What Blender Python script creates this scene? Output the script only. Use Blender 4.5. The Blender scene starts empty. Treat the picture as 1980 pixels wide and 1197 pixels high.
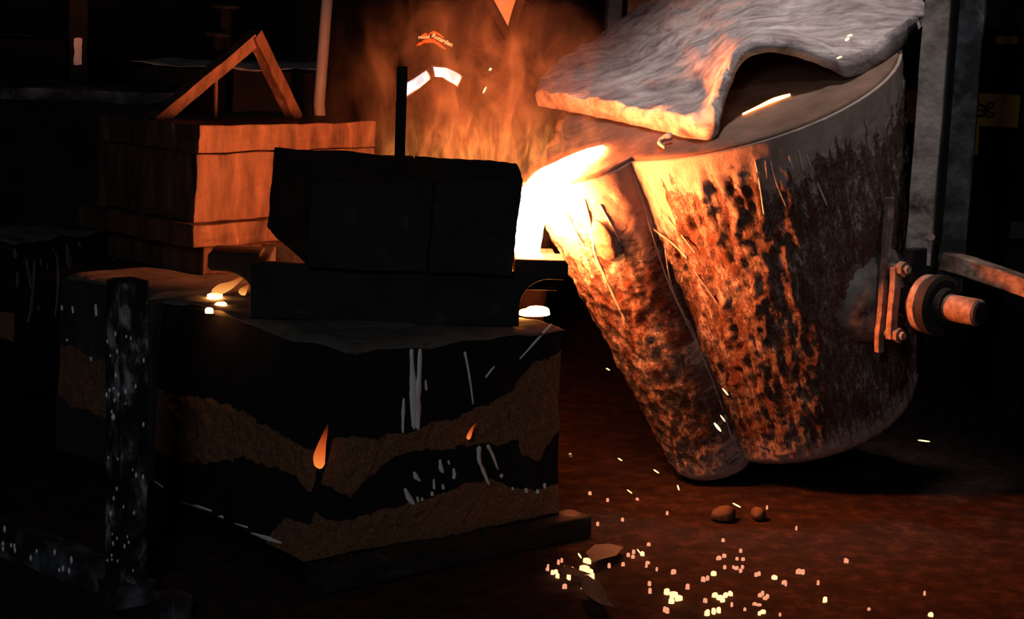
import bpy, bmesh, math, random
import numpy as np
from mathutils import Vector, Matrix, noise
from mathutils.bvhtree import BVHTree
random.seed(7)
sc = bpy.context.scene
COL = sc.collection

# ------------------------------------------------------------------ camera
F, W, H = 3600.0, 1980, 1197
PITCH, ROLL = math.radians(9.3), math.radians(2.3)
CAM = np.array([0.0, 0.0, 1.73])
FWD = np.array([0, math.cos(PITCH), -math.sin(PITCH)])
_r0 = np.array([1.0, 0, 0]); _u0 = np.cross(_r0, FWD)
RGT = _r0 * math.cos(ROLL) + _u0 * math.sin(ROLL)
UPV = _u0 * math.cos(ROLL) - _r0 * math.sin(ROLL)
cd = bpy.data.cameras.new('camera'); cam = bpy.data.objects.new('camera', cd); COL.objects.link(cam)
cd.sensor_width = 36; cd.lens = 36 * F / W; cd.clip_end = 100
cam.matrix_world = Matrix(((RGT[0], UPV[0], -FWD[0], CAM[0]), (RGT[1], UPV[1], -FWD[1], CAM[1]),
                           (RGT[2], UPV[2], -FWD[2], CAM[2]), (0, 0, 0, 1)))
sc.camera = cam

# ------------------------------------------------------------------ world, lights, exposure
STREAM_POWER = 640.0
HOT = (1.0, 0.215, 0.055)
wd = bpy.data.worlds.new('hall'); sc.world = wd; wd.use_nodes = True
wb = wd.node_tree.nodes['Background']
wb.inputs[0].default_value = (0.75, 0.85, 1.0, 1); wb.inputs[1].default_value = 0.006
def area(name, loc, target, size, power, col):
    l = bpy.data.lights.new(name, 'AREA'); l.size = size; l.energy = power; l.color = col
    o = bpy.data.objects.new(name, l); COL.objects.link(o); o.location = loc
    o.rotation_euler = (Vector(target) - Vector(loc)).to_track_quat('-Z', 'Y').to_euler()
    return o
LAMP = (-0.9, -0.6, 2.9)
area('hall_lamp', LAMP, (-0.2, 6.2, 0.6), 0.8, 34, (0.86, 0.93, 1.0))
def spot(name, loc, target, deg, power, col, blend=.9):
    l = bpy.data.lights.new(name, 'SPOT'); l.energy = power; l.color = col; l.spot_size = math.radians(deg); l.spot_blend = blend; l.shadow_soft_size = .25
    o = bpy.data.objects.new(name, l); COL.objects.link(o); o.location = loc
    o.rotation_euler = (Vector(target) - Vector(loc)).to_track_quat('-Z', 'Y').to_euler()
spot('blanket_fill', (0.55, 5.9, 6.0), (0.85, 6.55, 1.5), 24, 800, (1.0, .86, .82))  # unseen fill light added overhead to brighten the blanket
spot('side_fill', (1.9, 1.6, 4.0), (1.45, 6.2, 1.5), 17, 180, (1.0, .94, .90))  # unseen fill light added for the right of the ladle and the bail
sc.view_settings.view_transform = 'Standard'; sc.view_settings.look = 'None'
sc.view_settings.exposure = 0.0; sc.view_settings.gamma = 1.0; sc.view_settings.use_curve_mapping = False

# ------------------------------------------------------------------ measuring helpers (survey of the place)
def ray(x, y): return FWD + RGT * (x - W / 2) / F - UPV * (y - H / 2) / F
def at(x, y, d):
    v = ray(x, y); return CAM + v * (d / v[1])
def atz(x, y, z):
    v = ray(x, y); return CAM + v * ((z - CAM[2]) / v[2])
def on_plane(x, y, p0, n):
    v = ray(x, y); return CAM + v * (np.dot(np.array(p0) - CAM, n) / np.dot(v, n))
V = lambda *a: np.array(a, float)
def unit(v): v = np.array(v, float); return v / np.linalg.norm(v)
def nz(p, s=1.0): return noise.noise(Vector((p[0] * s, p[1] * s, p[2] * s)))
def fbm(p, s, o=4): return noise.fractal(Vector((p[0] * s, p[1] * s, p[2] * s)), 0.9, 2.0, o)

# ------------------------------------------------------------------ materials
MATS = {}
def N(nt, t, **kw):
    n = nt.nodes.new(t)
    for k, v in kw.items(): setattr(n, k, v)
    return n
def ramp(nt, fac, stops):
    r = N(nt, 'ShaderNodeValToRGB'); cr = r.color_ramp
    while len(cr.elements) < len(stops): cr.elements.new(0.5)
    for e, (p, c) in zip(cr.elements, stops):
        e.position = p; e.color = (c, c, c, 1) if not isinstance(c, tuple) else (*c, 1)
    nt.links.new(fac, r.inputs[0]); return r.outputs[0]
def tex(nt, scale, detail=6, rough=0.6, stretch=(1, 1, 1), rot=(0, 0, 0), dist=0.0):
    tc = N(nt, 'ShaderNodeTexCoord'); mp = N(nt, 'ShaderNodeMapping')
    mp.inputs['Scale'].default_value = stretch; mp.inputs['Rotation'].default_value = rot
    nt.links.new(tc.outputs['Object'], mp.inputs[0])
    n = N(nt, 'ShaderNodeTexNoise'); n.inputs['Scale'].default_value = scale; n.inputs['Detail'].default_value = detail
    n.inputs['Roughness'].default_value = rough; n.inputs['Distortion'].default_value = dist
    nt.links.new(mp.outputs[0], n.inputs['Vector']); return n.outputs['Fac']
def newmat(name):
    m = bpy.data.materials.new(name); m.use_nodes = True; nt = m.node_tree
    b = nt.nodes['Principled BSDF']; MATS[name] = m; return m, nt, b
def bump(nt, b, h, strength=0.5, dist=0.01):
    bp = N(nt, 'ShaderNodeBump'); bp.inputs['Strength'].default_value = strength; bp.inputs['Distance'].default_value = dist
    nt.links.new(h, bp.inputs['Height']); nt.links.new(bp.outputs[0], b.inputs['Normal']); return bp
def noisy(name, stops, scale=12, stretch=(1, 1, 1), rough=0.7, metal=0.0, bs=0.4, bscale=60, bd=0.005, detail=7, bstretch=None, spec=0.5):
    m, nt, b = newmat(name)
    nt.links.new(ramp(nt, tex(nt, scale, detail, stretch=stretch), stops), b.inputs['Base Color'])
    b.inputs['Roughness'].default_value = rough; b.inputs['Metallic'].default_value = metal
    b.inputs['Specular IOR Level'].default_value = spec
    bump(nt, b, tex(nt, bscale, 5, stretch=bstretch or stretch), bs, bd); return m
def emit(name, col, strength):
    m, nt, b = newmat(name); b.inputs['Base Color'].default_value = (0, 0, 0, 1)
    b.inputs['Emission Color'].default_value = (*col, 1); b.inputs['Emission Strength'].default_value = strength; return m

noisy('black_iron', [(0.3, (.006, .0055, .0055)), (0.6, (.018, .015, .014)), (0.75, (.045, .037, .033))], 9, rough=.75, bs=.5, bscale=45, spec=.25)
noisy('scaled_iron', [(0.3, (.014, .007, .005)), (0.46, (.055, .028, .019)), (0.6, (.085, .045, .032)), (0.68, (.12, .07, .05)), (0.72, (.30, .21, .16))], 9, stretch=(2.2, 2.2, .5), rough=.65, bs=.5, bscale=40, spec=.3)
noisy('soot', [(0.3, (.006, .006, .006)), (0.7, (.016, .015, .015))], 5, rough=.85, bs=.3, spec=.15)
noisy('bare_steel', [(0.35, (.10, .06, .045)), (0.55, (.25, .16, .12)), (0.7, (.40, .30, .25))], 25, rough=.6, bs=.6, bscale=80, spec=.3)
noisy('pitted_steel', [(0.36, (.012, .011, .011)), (0.47, (.17, .145, .135)), (0.62, (.30, .26, .24)), (0.8, (.42, .36, .33))], 7, rough=.7, bs=.7, bscale=30, spec=.3)
noisy('flaked_steel', [(0.45, (.01, .01, .011)), (0.56, (.05, .052, .06)), (0.72, (.15, .15, .165))], 9, rough=.6, bs=.7, bscale=35, spec=.3)
noisy('splashed_post', [(0.48, (.008, .008, .008)), (0.55, (.05, .05, .054)), (0.62, (.26, .26, .27)), (0.8, (.5, .5, .51))], 14, stretch=(1, 1, .55), rough=.55, bs=.6, bscale=40, spec=.3)
noisy('grey_plate', [(0.3, (.06, .065, .08)), (0.7, (.10, .105, .12))], 10, rough=.8, bs=.4, bscale=70)
noisy('paper', [(0.3, (.085, .078, .068)), (0.7, (.14, .128, .112))], 4, rough=.85, bs=.3, bscale=14, bd=.02, spec=.2)
noisy('spill_white', [(0.3, (.74, .72, .70)), (0.7, (.90, .88, .86))], 20, rough=.6, bs=.3)
noisy('spill_grey', [(0.3, (.08, .08, .085)), (0.7, (.14, .14, .145))], 20, rough=.7, bs=.3)
noisy('clay_drip', [(0.3, (.55, .42, .35)), (0.7, (.68, .55, .48))], 20, rough=.8, bs=.3)
noisy('timber', [(0.3, (.012, .010, .009)), (0.62, (.03, .024, .02)), (0.78, (.12, .10, .09))], 8, stretch=(1, 1, 6), rough=.85, bs=.5, spec=.15)
noisy('yellow_board', [(0.3, (.62, .36, .05)), (0.7, (.85, .52, .09))], 6, stretch=(.6, 1, 4), rough=.7, bs=.3)
noisy('red_rust', [(0.32, (.10, .03, .015)), (0.42, (.42, .14, .06)), (0.7, (.55, .22, .10))], 16, rough=.8, bs=.6, bscale=50)
noisy('jacket', [(0.3, (.022, .015, .013)), (0.7, (.06, .038, .033))], 4, rough=.9, bs=.5, bscale=9, bd=.03, spec=.15)
noisy('skin', [(0.3, (.42, .24, .17)), (0.7, (.52, .31, .23))], 10, rough=.55, bs=.15)
noisy('helmet_plastic', [(0.3, (.5, .45, .4)), (0.7, (.55, .5, .45))], 5, rough=.4, bs=.05)
noisy('tape_silver', [(0.3, (.93, .95, 1.0)), (0.7, (.98, .99, 1.0))], 8, rough=.3, metal=1.0, bs=.05, bscale=25, bd=.01)
noisy('print_orange', [(0.3, (.72, .10, .02)), (0.7, (.8, .14, .03))], 12, rough=.7, bs=.1)
noisy('print_white', [(0.3, (.75, .72, .7)), (0.7, (.85, .8, .78))], 12, rough=.7, bs=.1)
noisy('ink', [(0.3, (.01, .008, .005)), (0.7, (.02, .015, .01))], 12, rough=.8, bs=.1)
noisy('pale_cover', [(0.3, (.30, .29, .27)), (0.7, (.55, .53, .5))], 6, rough=.8, bs=.4)
noisy('pale_pipe', [(0.3, (.40, .37, .35)), (0.7, (.65, .62, .6))], 12, stretch=(1, 1, .3), rough=.7, bs=.4)
noisy('clod', [(0.3, (.05, .03, .02)), (0.7, (.11, .07, .05))], 12, rough=.9, bs=.6)
noisy('lid_clay', [(0.25, (.06, .036, .026)), (0.5, (.13, .08, .058)), (0.75, (.20, .125, .09))], 6, stretch=(1, 1, 1), rough=.85, bs=.5, bscale=30, spec=.2)
emit('molten', HOT, STREAM_POWER)
emit('molten_dim', (1.0, .33, .07), 90.0)
emit('drop_glow', (1.0, .33, .07), 42.0)
emit('gap_glow', (1.0, .36, .09), 11.0)
emit('ember_hot', (1.0, .40, .17), 3.0)
emit('ember_warm', (1.0, .36, .19), .95)
emit('spark_glow', (1.0, .62, .16), 6.0)

def two_coat(name, attr, sandstops, blackstops):
    """sand where the coating has come off, black coating elsewhere; the border is stored on the mesh"""
    m, nt, b = newmat(name)
    a = N(nt, 'ShaderNodeAttribute', attribute_name=attr)
    n1 = tex(nt, 16, 6); add = N(nt, 'ShaderNodeMath', operation='MULTIPLY_ADD'); add.inputs[1].default_value = 0.55
    nt.links.new(n1, add.inputs[0]); nt.links.new(a.outputs['Fac'], add.inputs[2])
    k = ramp(nt, add.outputs[0], [(.70, 0.0), (.76, 1.0)])
    sand = ramp(nt, tex(nt, 130, 4, .8), sandstops); blk = ramp(nt, tex(nt, 9, 6, stretch=(1, 1, .4)), blackstops)
    mx = N(nt, 'ShaderNodeMix', data_type='RGBA'); nt.links.new(k, mx.inputs[0]); nt.links.new(blk, mx.inputs[6]); nt.links.new(sand, mx.inputs[7])
    nt.links.new(mx.outputs[2], b.inputs['Base Color']); b.inputs['Roughness'].default_value = .85; b.inputs['Specular IOR Level'].default_value = .2
    g = tex(nt, 110, 5, .75); mu = N(nt, 'ShaderNodeMath', operation='MULTIPLY_ADD'); mu.inputs[2].default_value = 0.0
    ad = N(nt, 'ShaderNodeMath', operation='ADD'); ad.inputs[1].default_value = .5
    nt.links.new(k, ad.inputs[0]); nt.links.new(g, mu.inputs[0]); nt.links.new(ad.outputs[0], mu.inputs[1])
    bump(nt, b, mu.outputs[0], .9, .012); return m
two_coat('mould_sand', 'sand', [(.3, (.10, .045, .022)), (.5, (.30, .14, .07)), (.7, (.54, .28, .15))],
         [(.3, (.006, .006, .0065)), (.7, (.014, .014, .016))])

two_coat('mould_sand_lit', 'sand', [(.3, (.10, .045, .022)), (.5, (.30, .14, .07)), (.7, (.54, .28, .15))],
         [(.3, (.022, .022, .026)), (.7, (.065, .065, .075))])  # same mould with its coating lightened, light on that face put into the colour
def make_ladle_mat():
    m, nt, b = newmat('ladle_coat')
    at1 = N(nt, 'ShaderNodeAttribute', attribute_name='flow')      # (around, along, clay) stored on the mesh
    def fnoise(scale, sx, sy, det=6, ro=.65, off=0):
        mp = N(nt, 'ShaderNodeMapping'); mp.inputs['Scale'].default_value = (sx, sy, 0); mp.inputs['Location'].default_value = (off, off, off)
        nt.links.new(at1.outputs['Vector'], mp.inputs[0])
        n = N(nt, 'ShaderNodeTexNoise'); n.inputs['Scale'].default_value = scale; n.inputs['Detail'].default_value = det; n.inputs['Roughness'].default_value = ro
        nt.links.new(mp.outputs[0], n.inputs['Vector']); return n.outputs['Fac']
    sep = N(nt, 'ShaderNodeSeparateXYZ'); nt.links.new(at1.outputs['Vector'], sep.inputs[0])
    streak = fnoise(38, 1.0, .22); patch = fnoise(8, 1.0, .6, off=3); grit = fnoise(130, 1.0, .55, 6, .8, off=9)
    def mad(a, k, c):
        n = N(nt, 'ShaderNodeMath', operation='MULTIPLY_ADD'); n.inputs[1].default_value = k
        nt.links.new(a, n.inputs[0])
        if isinstance(c, float): n.inputs[2].default_value = c
        else: nt.links.new(c, n.inputs[2])
        return n.outputs[0]
    mid = fnoise(48, 1.0, .5, 6, .7, off=5)
    v = mad(streak, .55, mad(patch, .35, mad(mid, .5, mad(grit, .65, mad(sep.outputs[2], .6, -.56)))))
    k = ramp(nt, v, [(.36, 0.0), (.45, .35), (.55, 1.0)])
    dark = ramp(nt, grit, [(.3, (.045, .013, .006)), (.5, (.16, .046, .019)), (.7, (.30, .10, .045))])
    pale = ramp(nt, patch, [(.3, (.36, .27, .235)), (.5, (.47, .36, .31)), (.75, (.58, .46, .41))])
    mx = N(nt, 'ShaderNodeMix', data_type='RGBA'); nt.links.new(k, mx.inputs[0]); nt.links.new(dark, mx.inputs[6]); nt.links.new(pale, mx.inputs[7])
    nt.links.new(mx.outputs[2], b.inputs['Base Color']); b.inputs['Roughness'].default_value = .8; b.inputs['Specular IOR Level'].default_value = .25
    hgt = mad(streak, .6, mad(grit, .55, k))
    bump(nt, b, hgt, 1.0, .011)
make_ladle_mat()

def make_blanket_mat():
    m, nt, b = newmat('fibre_wool')
    w = tex(nt, 7, 9, .7, stretch=(.55, 2.2, 2.2), dist=.6)
    nt.links.new(ramp(nt, w, [(.30, (.17, .135, .135)), (.46, (.46, .39, .38)), (.64, (.80, .73, .71))]), b.inputs['Base Color'])
    b.inputs['Roughness'].default_value = .95; b.inputs['Specular IOR Level'].default_value = .1
    w2 = tex(nt, 30, 8, .75, stretch=(.6, 2, 2)); ad = N(nt, 'ShaderNodeMath', operation='MULTIPLY_ADD'); ad.inputs[1].default_value = .35
    nt.links.new(w2, ad.inputs[0]); nt.links.new(w, ad.inputs[2]); bump(nt, b, ad.outputs[0], 1.0, .03)
make_blanket_mat()
def make_floor_mat():
    m, nt, b = newmat('floor_sand')
    nt.links.new(ramp(nt, tex(nt, 14, 9, .7), [(.3, (.012, .006, .004)), (.5, (.044, .021, .014)), (.72, (.13, .062, .042))]), b.inputs['Base Color'])
    b.inputs['Roughness'].default_value = .9; b.inputs['Specular IOR Level'].default_value = .2
    bump(nt, b, tex(nt, 60, 9, .85), 1.0, .035)
make_floor_mat()

# ------------------------------------------------------------------ object helpers
ORG = {}
def link(o, parent, org):
    COL.objects.link(o); ORG[o.name] = np.array(org, float)
    if parent is not None:
        o.parent = parent; o.location = Vector(org - ORG[parent.name])
    else: o.location = Vector(org)
    return o
def tag(o, label=None, cat=None, group=None, kind=None):
    if label: o['label'] = label
    if cat: o['category'] = cat
    if group: o['group'] = group
    if kind: o['kind'] = kind
    return o
def thing(name, loc, label, cat, group=None):
    o = bpy.data.objects.new(name, None); o.empty_display_size = .1
    return tag(link(o, None, np.array(loc, float)), label, cat, group)
def obj(name, verts, faces, mat, parent=None, smooth=False, attrs=None, merge=False, vecattr=None):
    P = np.array(verts, float).reshape(-1, 3)
    org = V((P[:, 0].min() + P[:, 0].max()) / 2, (P[:, 1].min() + P[:, 1].max()) / 2, P[:, 2].min()) if parent is None or True else None
    me = bpy.data.meshes.new(name); me.from_pydata([tuple(p) for p in P - org], [], [tuple(f) for f in faces])
    if attrs is not None:
        a = me.attributes.new(attrs[0], 'FLOAT', 'POINT'); a.data.foreach_set('value', np.array(attrs[1], 'f'))
    if vecattr is not None:
        a = me.attributes.new(vecattr[0], 'FLOAT_VECTOR', 'POINT'); a.data.foreach_set('vector', np.array(vecattr[1], 'f').ravel())
    bm = bmesh.new(); bm.from_mesh(me)
    if merge: bmesh.ops.remove_doubles(bm, verts=bm.verts, dist=1e-5)
    bmesh.ops.recalc_face_normals(bm, faces=bm.faces); bm.to_mesh(me); bm.free()
    me.materials.append(MATS[mat])
    if smooth: me.shade_smooth()
    o = bpy.data.objects.new(name, me); return link(o, parent, org)
def grid_faces(nu, nv, off=0, wrap=False):
    f = []
    for i in range(nu - (0 if wrap else 1)):
        for j in range(nv - 1):
            a = i * nv + j; b = ((i + 1) % nu) * nv + j
            f.append((off + a, off + b, off + b + 1, off + a + 1))
    return f
def hexa(c, n=10, jit=.004, js=7.0, fine=.0):
    """rough solid from 8 corners: bottom 0-3 then top 4-7, counter-clockwise; returns verts, faces (merge doubles)"""
    c = [np.array(p, float) for p in c]; vs, fs = [], []
    for q in ((0, 1, 5, 4), (1, 2, 6, 5), (2, 3, 7, 6), (3, 0, 4, 7), (4, 5, 6, 7), (3, 2, 1, 0)):
        A, B, C, D = (c[k] for k in q); o = len(vs)
        for i in range(n + 1):
            for j in range(n + 1):
                u, v = i / n, j / n
                p = A * (1 - u) * (1 - v) + B * u * (1 - v) + C * u * v + D * (1 - u) * v
                vv = noise.noise_vector(Vector(p * js)); p = p + jit * np.array(vv)
                if fine: p = p + fine * np.array(noise.noise_vector(Vector(p * js * 6)))
                vs.append(p)
        fs += grid_faces(n + 1, n + 1, o)
    return vs, fs
def rough(name, c, mat, parent=None, n=10, jit=.004, js=7.0, fine=.0, bev=0.0):
    vs, fs = hexa(c, n, jit, js, fine); o = obj(name, vs, fs, mat, parent, merge=True)
    if bev: bevel(o, bev)
    return o
def bevel(o, w, seg=2, ang=50):
    md = o.modifiers.new('bevel', 'BEVEL'); md.width = w; md.segments = seg; md.limit_method = 'ANGLE'; md.angle_limit = math.radians(ang)
def box(o, x, y, z, sx, sy, sz):
    """corners of a box: o base centre, unit axes x y z, full sizes"""
    o, x, y, z = (np.array(k, float) for k in (o, x, y, z)); r = []
    for k in (0, 1):
        for i, j in ((-1, -1), (1, -1), (1, 1), (-1, 1)): r.append(o + x * i * sx / 2 + y * j * sy / 2 + z * k * sz)
    return r
def sweep(path, rx, ry=None, seg=12, side=None, caps=True, rough_=0.0, flat=2.0):
    """elliptic sweep; rx across 'side', ry across the other axis"""
    P = [np.array(p, float) for p in path]; n = len(P); vs = []
    ry = ry or rx
    if np.isscalar(rx): rx = [rx] * n
    if np.isscalar(ry): ry = [ry] * n
    prev = None
    for i, p in enumerate(P):
        t = unit(P[min(i + 1, n - 1)] - P[max(i - 1, 0)])
        s = np.array(side if side is not None else (prev if prev is not None else ((0, 0, 1) if abs(t[2]) < .9 else (1, 0, 0))), float)
        s = unit(s - t * np.dot(s, t)); q = np.cross(t, s); prev = s
        for k in range(seg):
            a = 2 * math.pi * k / seg; ca, sa = math.cos(a), math.sin(a)
            if flat != 2.0: ca = math.copysign(abs(ca) ** (2 / flat), ca); sa = math.copysign(abs(sa) ** (2 / flat), sa)
            w = p + s * rx[i] * ca + q * ry[i] * sa
            if rough_: w = w + rough_ * np.array(noise.noise_vector(Vector(w * 30)))
            vs.append(w)
    fs = []
    for i in range(n - 1):
        for k in range(seg):
            k2 = (k + 1) % seg; fs.append((i * seg + k, i * seg + k2, (i + 1) * seg + k2, (i + 1) * seg + k))
    if caps: fs.append(tuple(range(seg - 1, -1, -1))); fs.append(tuple((n - 1) * seg + k for k in range(seg)))
    return vs, fs
def catmull(pts, n):
    P = np.array(pts, float); out = []; m = len(P)
    for i in range(n):
        t = i / (n - 1) * (m - 1); k = min(int(t), m - 2); u = t - k
        p0, p1, p2, p3 = P[max(k - 1, 0)], P[k], P[k + 1], P[min(k + 2, m - 1)]
        out.append(.5 * ((2 * p1) + (-p0 + p2) * u + (2 * p0 - 5 * p1 + 4 * p2 - p3) * u * u + (-p0 + 3 * p1 - 3 * p2 + p3) * u ** 3))
    return np.array(out)
def disc(c, ax, r, th, seg=28, hole=None):
    ax = unit(ax); return sweep([np.array(c) - ax * th / 2, np.array(c) + ax * th / 2], r, seg=seg)
def structure(o): o['kind'] = 'structure'; return o

# ------------------------------------------------------------------ the hall
def build_hall():
    nx, ny = 150, 150; vs = []
    for i in range(nx):
        for j in range(ny):
            x = -4.6 + 9.2 * i / (nx - 1); y = 3.0 + 8.6 * j / (ny - 1)
            p = (x, y, 0); vs.append(V(x, y, .012 * fbm(p, 1.7, 3) + .006 * fbm(p, 8, 3) - .004))
    o = structure(obj('floor', vs, grid_faces(nx, ny), 'floor_sand', smooth=True))
    structure(rough('wall_back', box((0, 11.6, -.02), (1, 0, 0), (0, 1, 0), (0, 0, 1), 9.4, .15, 4.6), 'soot', n=2, jit=0))
    structure(rough('wall_left', box((-4.65, 7.3, -.02), (1, 0, 0), (0, 1, 0), (0, 0, 1), .15, 8.5, 4.6), 'soot', n=2, jit=0))
    structure(rough('wall_right', box((4.65, 7.3, -.02), (1, 0, 0), (0, 1, 0), (0, 0, 1), .15, 8.5, 4.6), 'soot', n=2, jit=0))
build_hall()

# ------------------------------------------------------------------ sand moulds
ZT = 0.70
UL = unit(V(-1.18, 1.30, 0)); UR = unit(V(UL[1], -UL[0], 0))
NC = atz(685, 683, ZT)                                  # near top corner of the front mould
def curve_on(face, pts):
    """outline on a mould side as (distance along, height)"""
    p0, u, n = face; r = []
    for x, y in pts:
        q = on_plane(x, y, p0, n); r.append((np.dot(q - p0, u), q[2]))
    r.sort(); return np.array(r)
def mould(name, near, lenL, lenR, label, ztop=ZT, zbot=.07, flareN=V(0, 0, 0), bandL=(), bandR=(), mesh=(90, 60), mat='mould_sand', uL=UL, uR=UR, group='sand moulds standing in a row'):
    near = np.array(near, float)
    A = near; B = near + uR * lenR; C_ = B + uL * lenL; D = near + uL * lenL
    fl = .03
    bot = [V(p[0], p[1], zbot) + e for p, e in ((A, flareN), (B, uR * fl), (C_, uR * fl), (D, -uR * fl))]
    top = [V(p[0], p[1], ztop) for p in (A, B, C_, D)]
    t = thing(name, (A + C_) / 2 * V(1, 1, 0) + V(0, 0, zbot), label, 'mould', group)
    vs, fs, at_ = [], [], []
    def inband(bands, s, z, p):
        k = -1.0
        for lo, hi in bands:
            if not (lo[0, 0] - .02 <= s <= lo[-1, 0] + .02): continue
            a = np.interp(s, lo[:, 0], lo[:, 1]); b = np.interp(s, hi[:, 0], hi[:, 1])
            k = max(k, min(z - a, b - z) / .02)
        return k
    for idx, (a, b, u, bands) in enumerate(((0, 3, uL, bandL), (0, 1, uR, bandR), (1, 2, uL, ()), (3, 2, uR, ()))):
        nu, nv = mesh if idx < 2 else (24, 20)
        o = len(vs); nrm = unit(np.cross(u, V(0, 0, 1))); ctr = (top[0] + top[2]) / 2
        if np.dot(nrm, (top[a] + top[b]) / 2 - ctr) < 0: nrm = -nrm
        for i in range(nu + 1):
            for j in range(nv + 1):
                x, y = i / nu, j / nv
                p = (bot[a] * (1 - x) + bot[b] * x) * (1 - y) + (top[a] * (1 - x) + top[b] * x) * y
                s = np.dot(p - top[a], u); k = inband(bands, s, p[2], p) + .5 * fbm(p, 22, 3) * 1.2
                m = min(max(k * .6 + .5, 0), 1)
                edge = min(1, 8 * min(x, 1 - x)) * min(1, 8 * min(1 - y, y))
                p = p + edge * (nrm * (m * (.004 + .010 * fbm(p, 30, 3)) + .010 * fbm(p, 4, 2)))
                p = p + .010 * np.array(noise.noise_vector(Vector(p * 5))) + .003 * np.array(noise.noise_vector(Vector(p * 25)))
                vs.append(p); at_.append(m * .8)
        fs += grid_faces(nu + 1, nv + 1, o)
    o = len(vs)
    for i in range(25):
        for j in range(25):
            x, y = i / 24, j / 24
            p = top[0] * (1 - x) * (1 - y) + top[1] * x * (1 - y) + top[2] * x * y + top[3] * (1 - x) * y
            p = p + .010 * np.array(noise.noise_vector(Vector(p * 5))) + .003 * np.array(noise.noise_vector(Vector(p * 25)))
            vs.append(p); at_.append(0)
    fs += grid_faces(25, 25, o)
    o = len(vs); vs += bot; at_ += [0] * 4; fs.append((o, o + 1, o + 2, o + 3))
    obj('sand_block', vs, fs, mat, t, smooth=True, attrs=('sand', at_), merge=False)
    return t, (A, B, C_, D)
faceL = (V(NC[0], NC[1], 0), UL, -UR); faceR = (V(NC[0], NC[1], 0), UR, -UL)
LEN1 = float(np.dot(atz(290, 585, ZT) - NC, UL)); WID1 = float(np.dot(atz(1128, 646, ZT) - NC, UR))
hiL = curve_on(faceL, [(640, 862), (600, 852), (560, 832), (480, 792), (420, 768), (350, 765), (290, 740), (240, 716)])
loL = curve_on(faceL, [(640, 945), (610, 912), (560, 905), (480, 884), (420, 892), (350, 886), (290, 862), (240, 842)])
hiR = curve_on(faceR, [(600, 852), (650, 852), (740, 850), (800, 838), (900, 806), (960, 775), (1000, 742), (1030, 700), (1060, 694), (1090, 676), (1112, 650), (1135, 640)])
loR = curve_on(faceR, [(600, 930), (640, 945), (690, 966), (722, 922), (770, 890), (840, 880), (900, 868), (960, 856), (1000, 850), (1010, 884), (1045, 890), (1060, 862), (1085, 828), (1110, 835), (1135, 900)])
hiR2 = curve_on(faceR, [(540, 1010), (590, 985), (650, 1012), (700, 1012), (770, 985), (900, 942), (950, 926), (1000, 946), (1050, 946), (1080, 936), (1130, 925)])
loR2 = curve_on(faceR, [(540, 1120), (590, 1112), (640, 1112), (700, 1100), (800, 1075), (900, 1040), (1000, 1012), (1130, 985)])
hiL2 = curve_on(faceL, [(660, 1010), (600, 990), (575, 1015), (560, 1060)]); loL2 = curve_on(faceL, [(660, 1120), (600, 1110), (575, 1095), (560, 1070)])
m1, M1 = mould('sand_mould', NC, LEN1, WID1, 'front sand mould in black coating with two bare brown sand bands and flame at corner',
               flareN=V(-.135, -.03, 0), zbot=.068, bandL=[(loL, hiL), (loL2, hiL2)], bandR=[(loR, hiR), (loR2, hiR2)], mesh=(170, 110))
near2 = NC + UL * (LEN1 + .05) - UR * .02
f2 = (V(near2[0], near2[1], 0), UL, -UR)
h2 = curve_on(f2, [(120, 665), (150, 668), (180, 690), (215, 700), (260, 720)]); l2 = curve_on(f2, [(120, 760), (150, 782), (200, 802), (260, 850)])
m2, M2 = mould('sand_mould', near2, float(np.dot(atz(122, 534, ZT) - near2, UL)), 1.16, 'grey faced sand mould hidden in part by the splashed steel post, under the handled block',
               bandL=[(l2, h2)], mesh=(70, 70), mat='mould_sand_lit')
n3 = atz(28, 474, ZT) ; UR3 = unit(V(.30, .95, 0)); UL3 = unit(V(-.95, .30, 0))
f3 = (V(n3[0], n3[1], 0), UL3, -UR3)
m3, M3 = mould('sand_mould', n3 + V(0, 0, 0), 1.3, 1.5, 'rear dark sand mould with grey drips down its side under the slotted flat bar block', uL=UL3, uR=UR3, mesh=(50, 40),
               bandL=[(np.array([(0.0, .30), (.4, .33)]), np.array([(0.0, .42), (.4, .44)]))])

def splash(parent, face, strokes, mat='spill_white', name='splash_mark', lift=.010):
    """raised runs and drops of spilled wash: stroke = [(px,py,half width in m), ...] laid on a mould side"""
    p0, u, n = face
    bl = [c for c in parent.children if c.name.startswith('sand_block')][0]; org = ORG[bl.name]
    tree = BVHTree.FromPolygons([Vector(np.array(v.co) + org) for v in bl.data.vertices], [tuple(p.vertices) for p in bl.data.polygons])
    def lay(x, y):
        h = tree.ray_cast(Vector(CAM), Vector(ray(x, y)))[0]
        return np.array(h) + n * .001 if h is not None else on_plane(x, y, p0, n) + n * lift
    for st in strokes:
        pts = [lay(x, y) for x, y, r in st]; rr = [s[2] for s in st]
        k = max(4, len(st) * 4)
        path = catmull(pts, k); r = np.interp(np.linspace(0, 1, k), np.linspace(0, 1, len(rr)), rr)
        r = r * (1 + .35 * np.array([nz(p, 40) for p in path])); r[0] *= .3; r[-1] *= .3
        vs, fs = sweep(path, list(np.maximum(r * 1.35, .0010)), .005, seg=8, side=np.cross(unit(path[-1] - path[0]), n))
        obj(name, vs, fs, mat, parent, smooth=True)
fR = (NC - UL * .012, UR, -UL); fL = (NC - UR * .012, UL, -UR)
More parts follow.
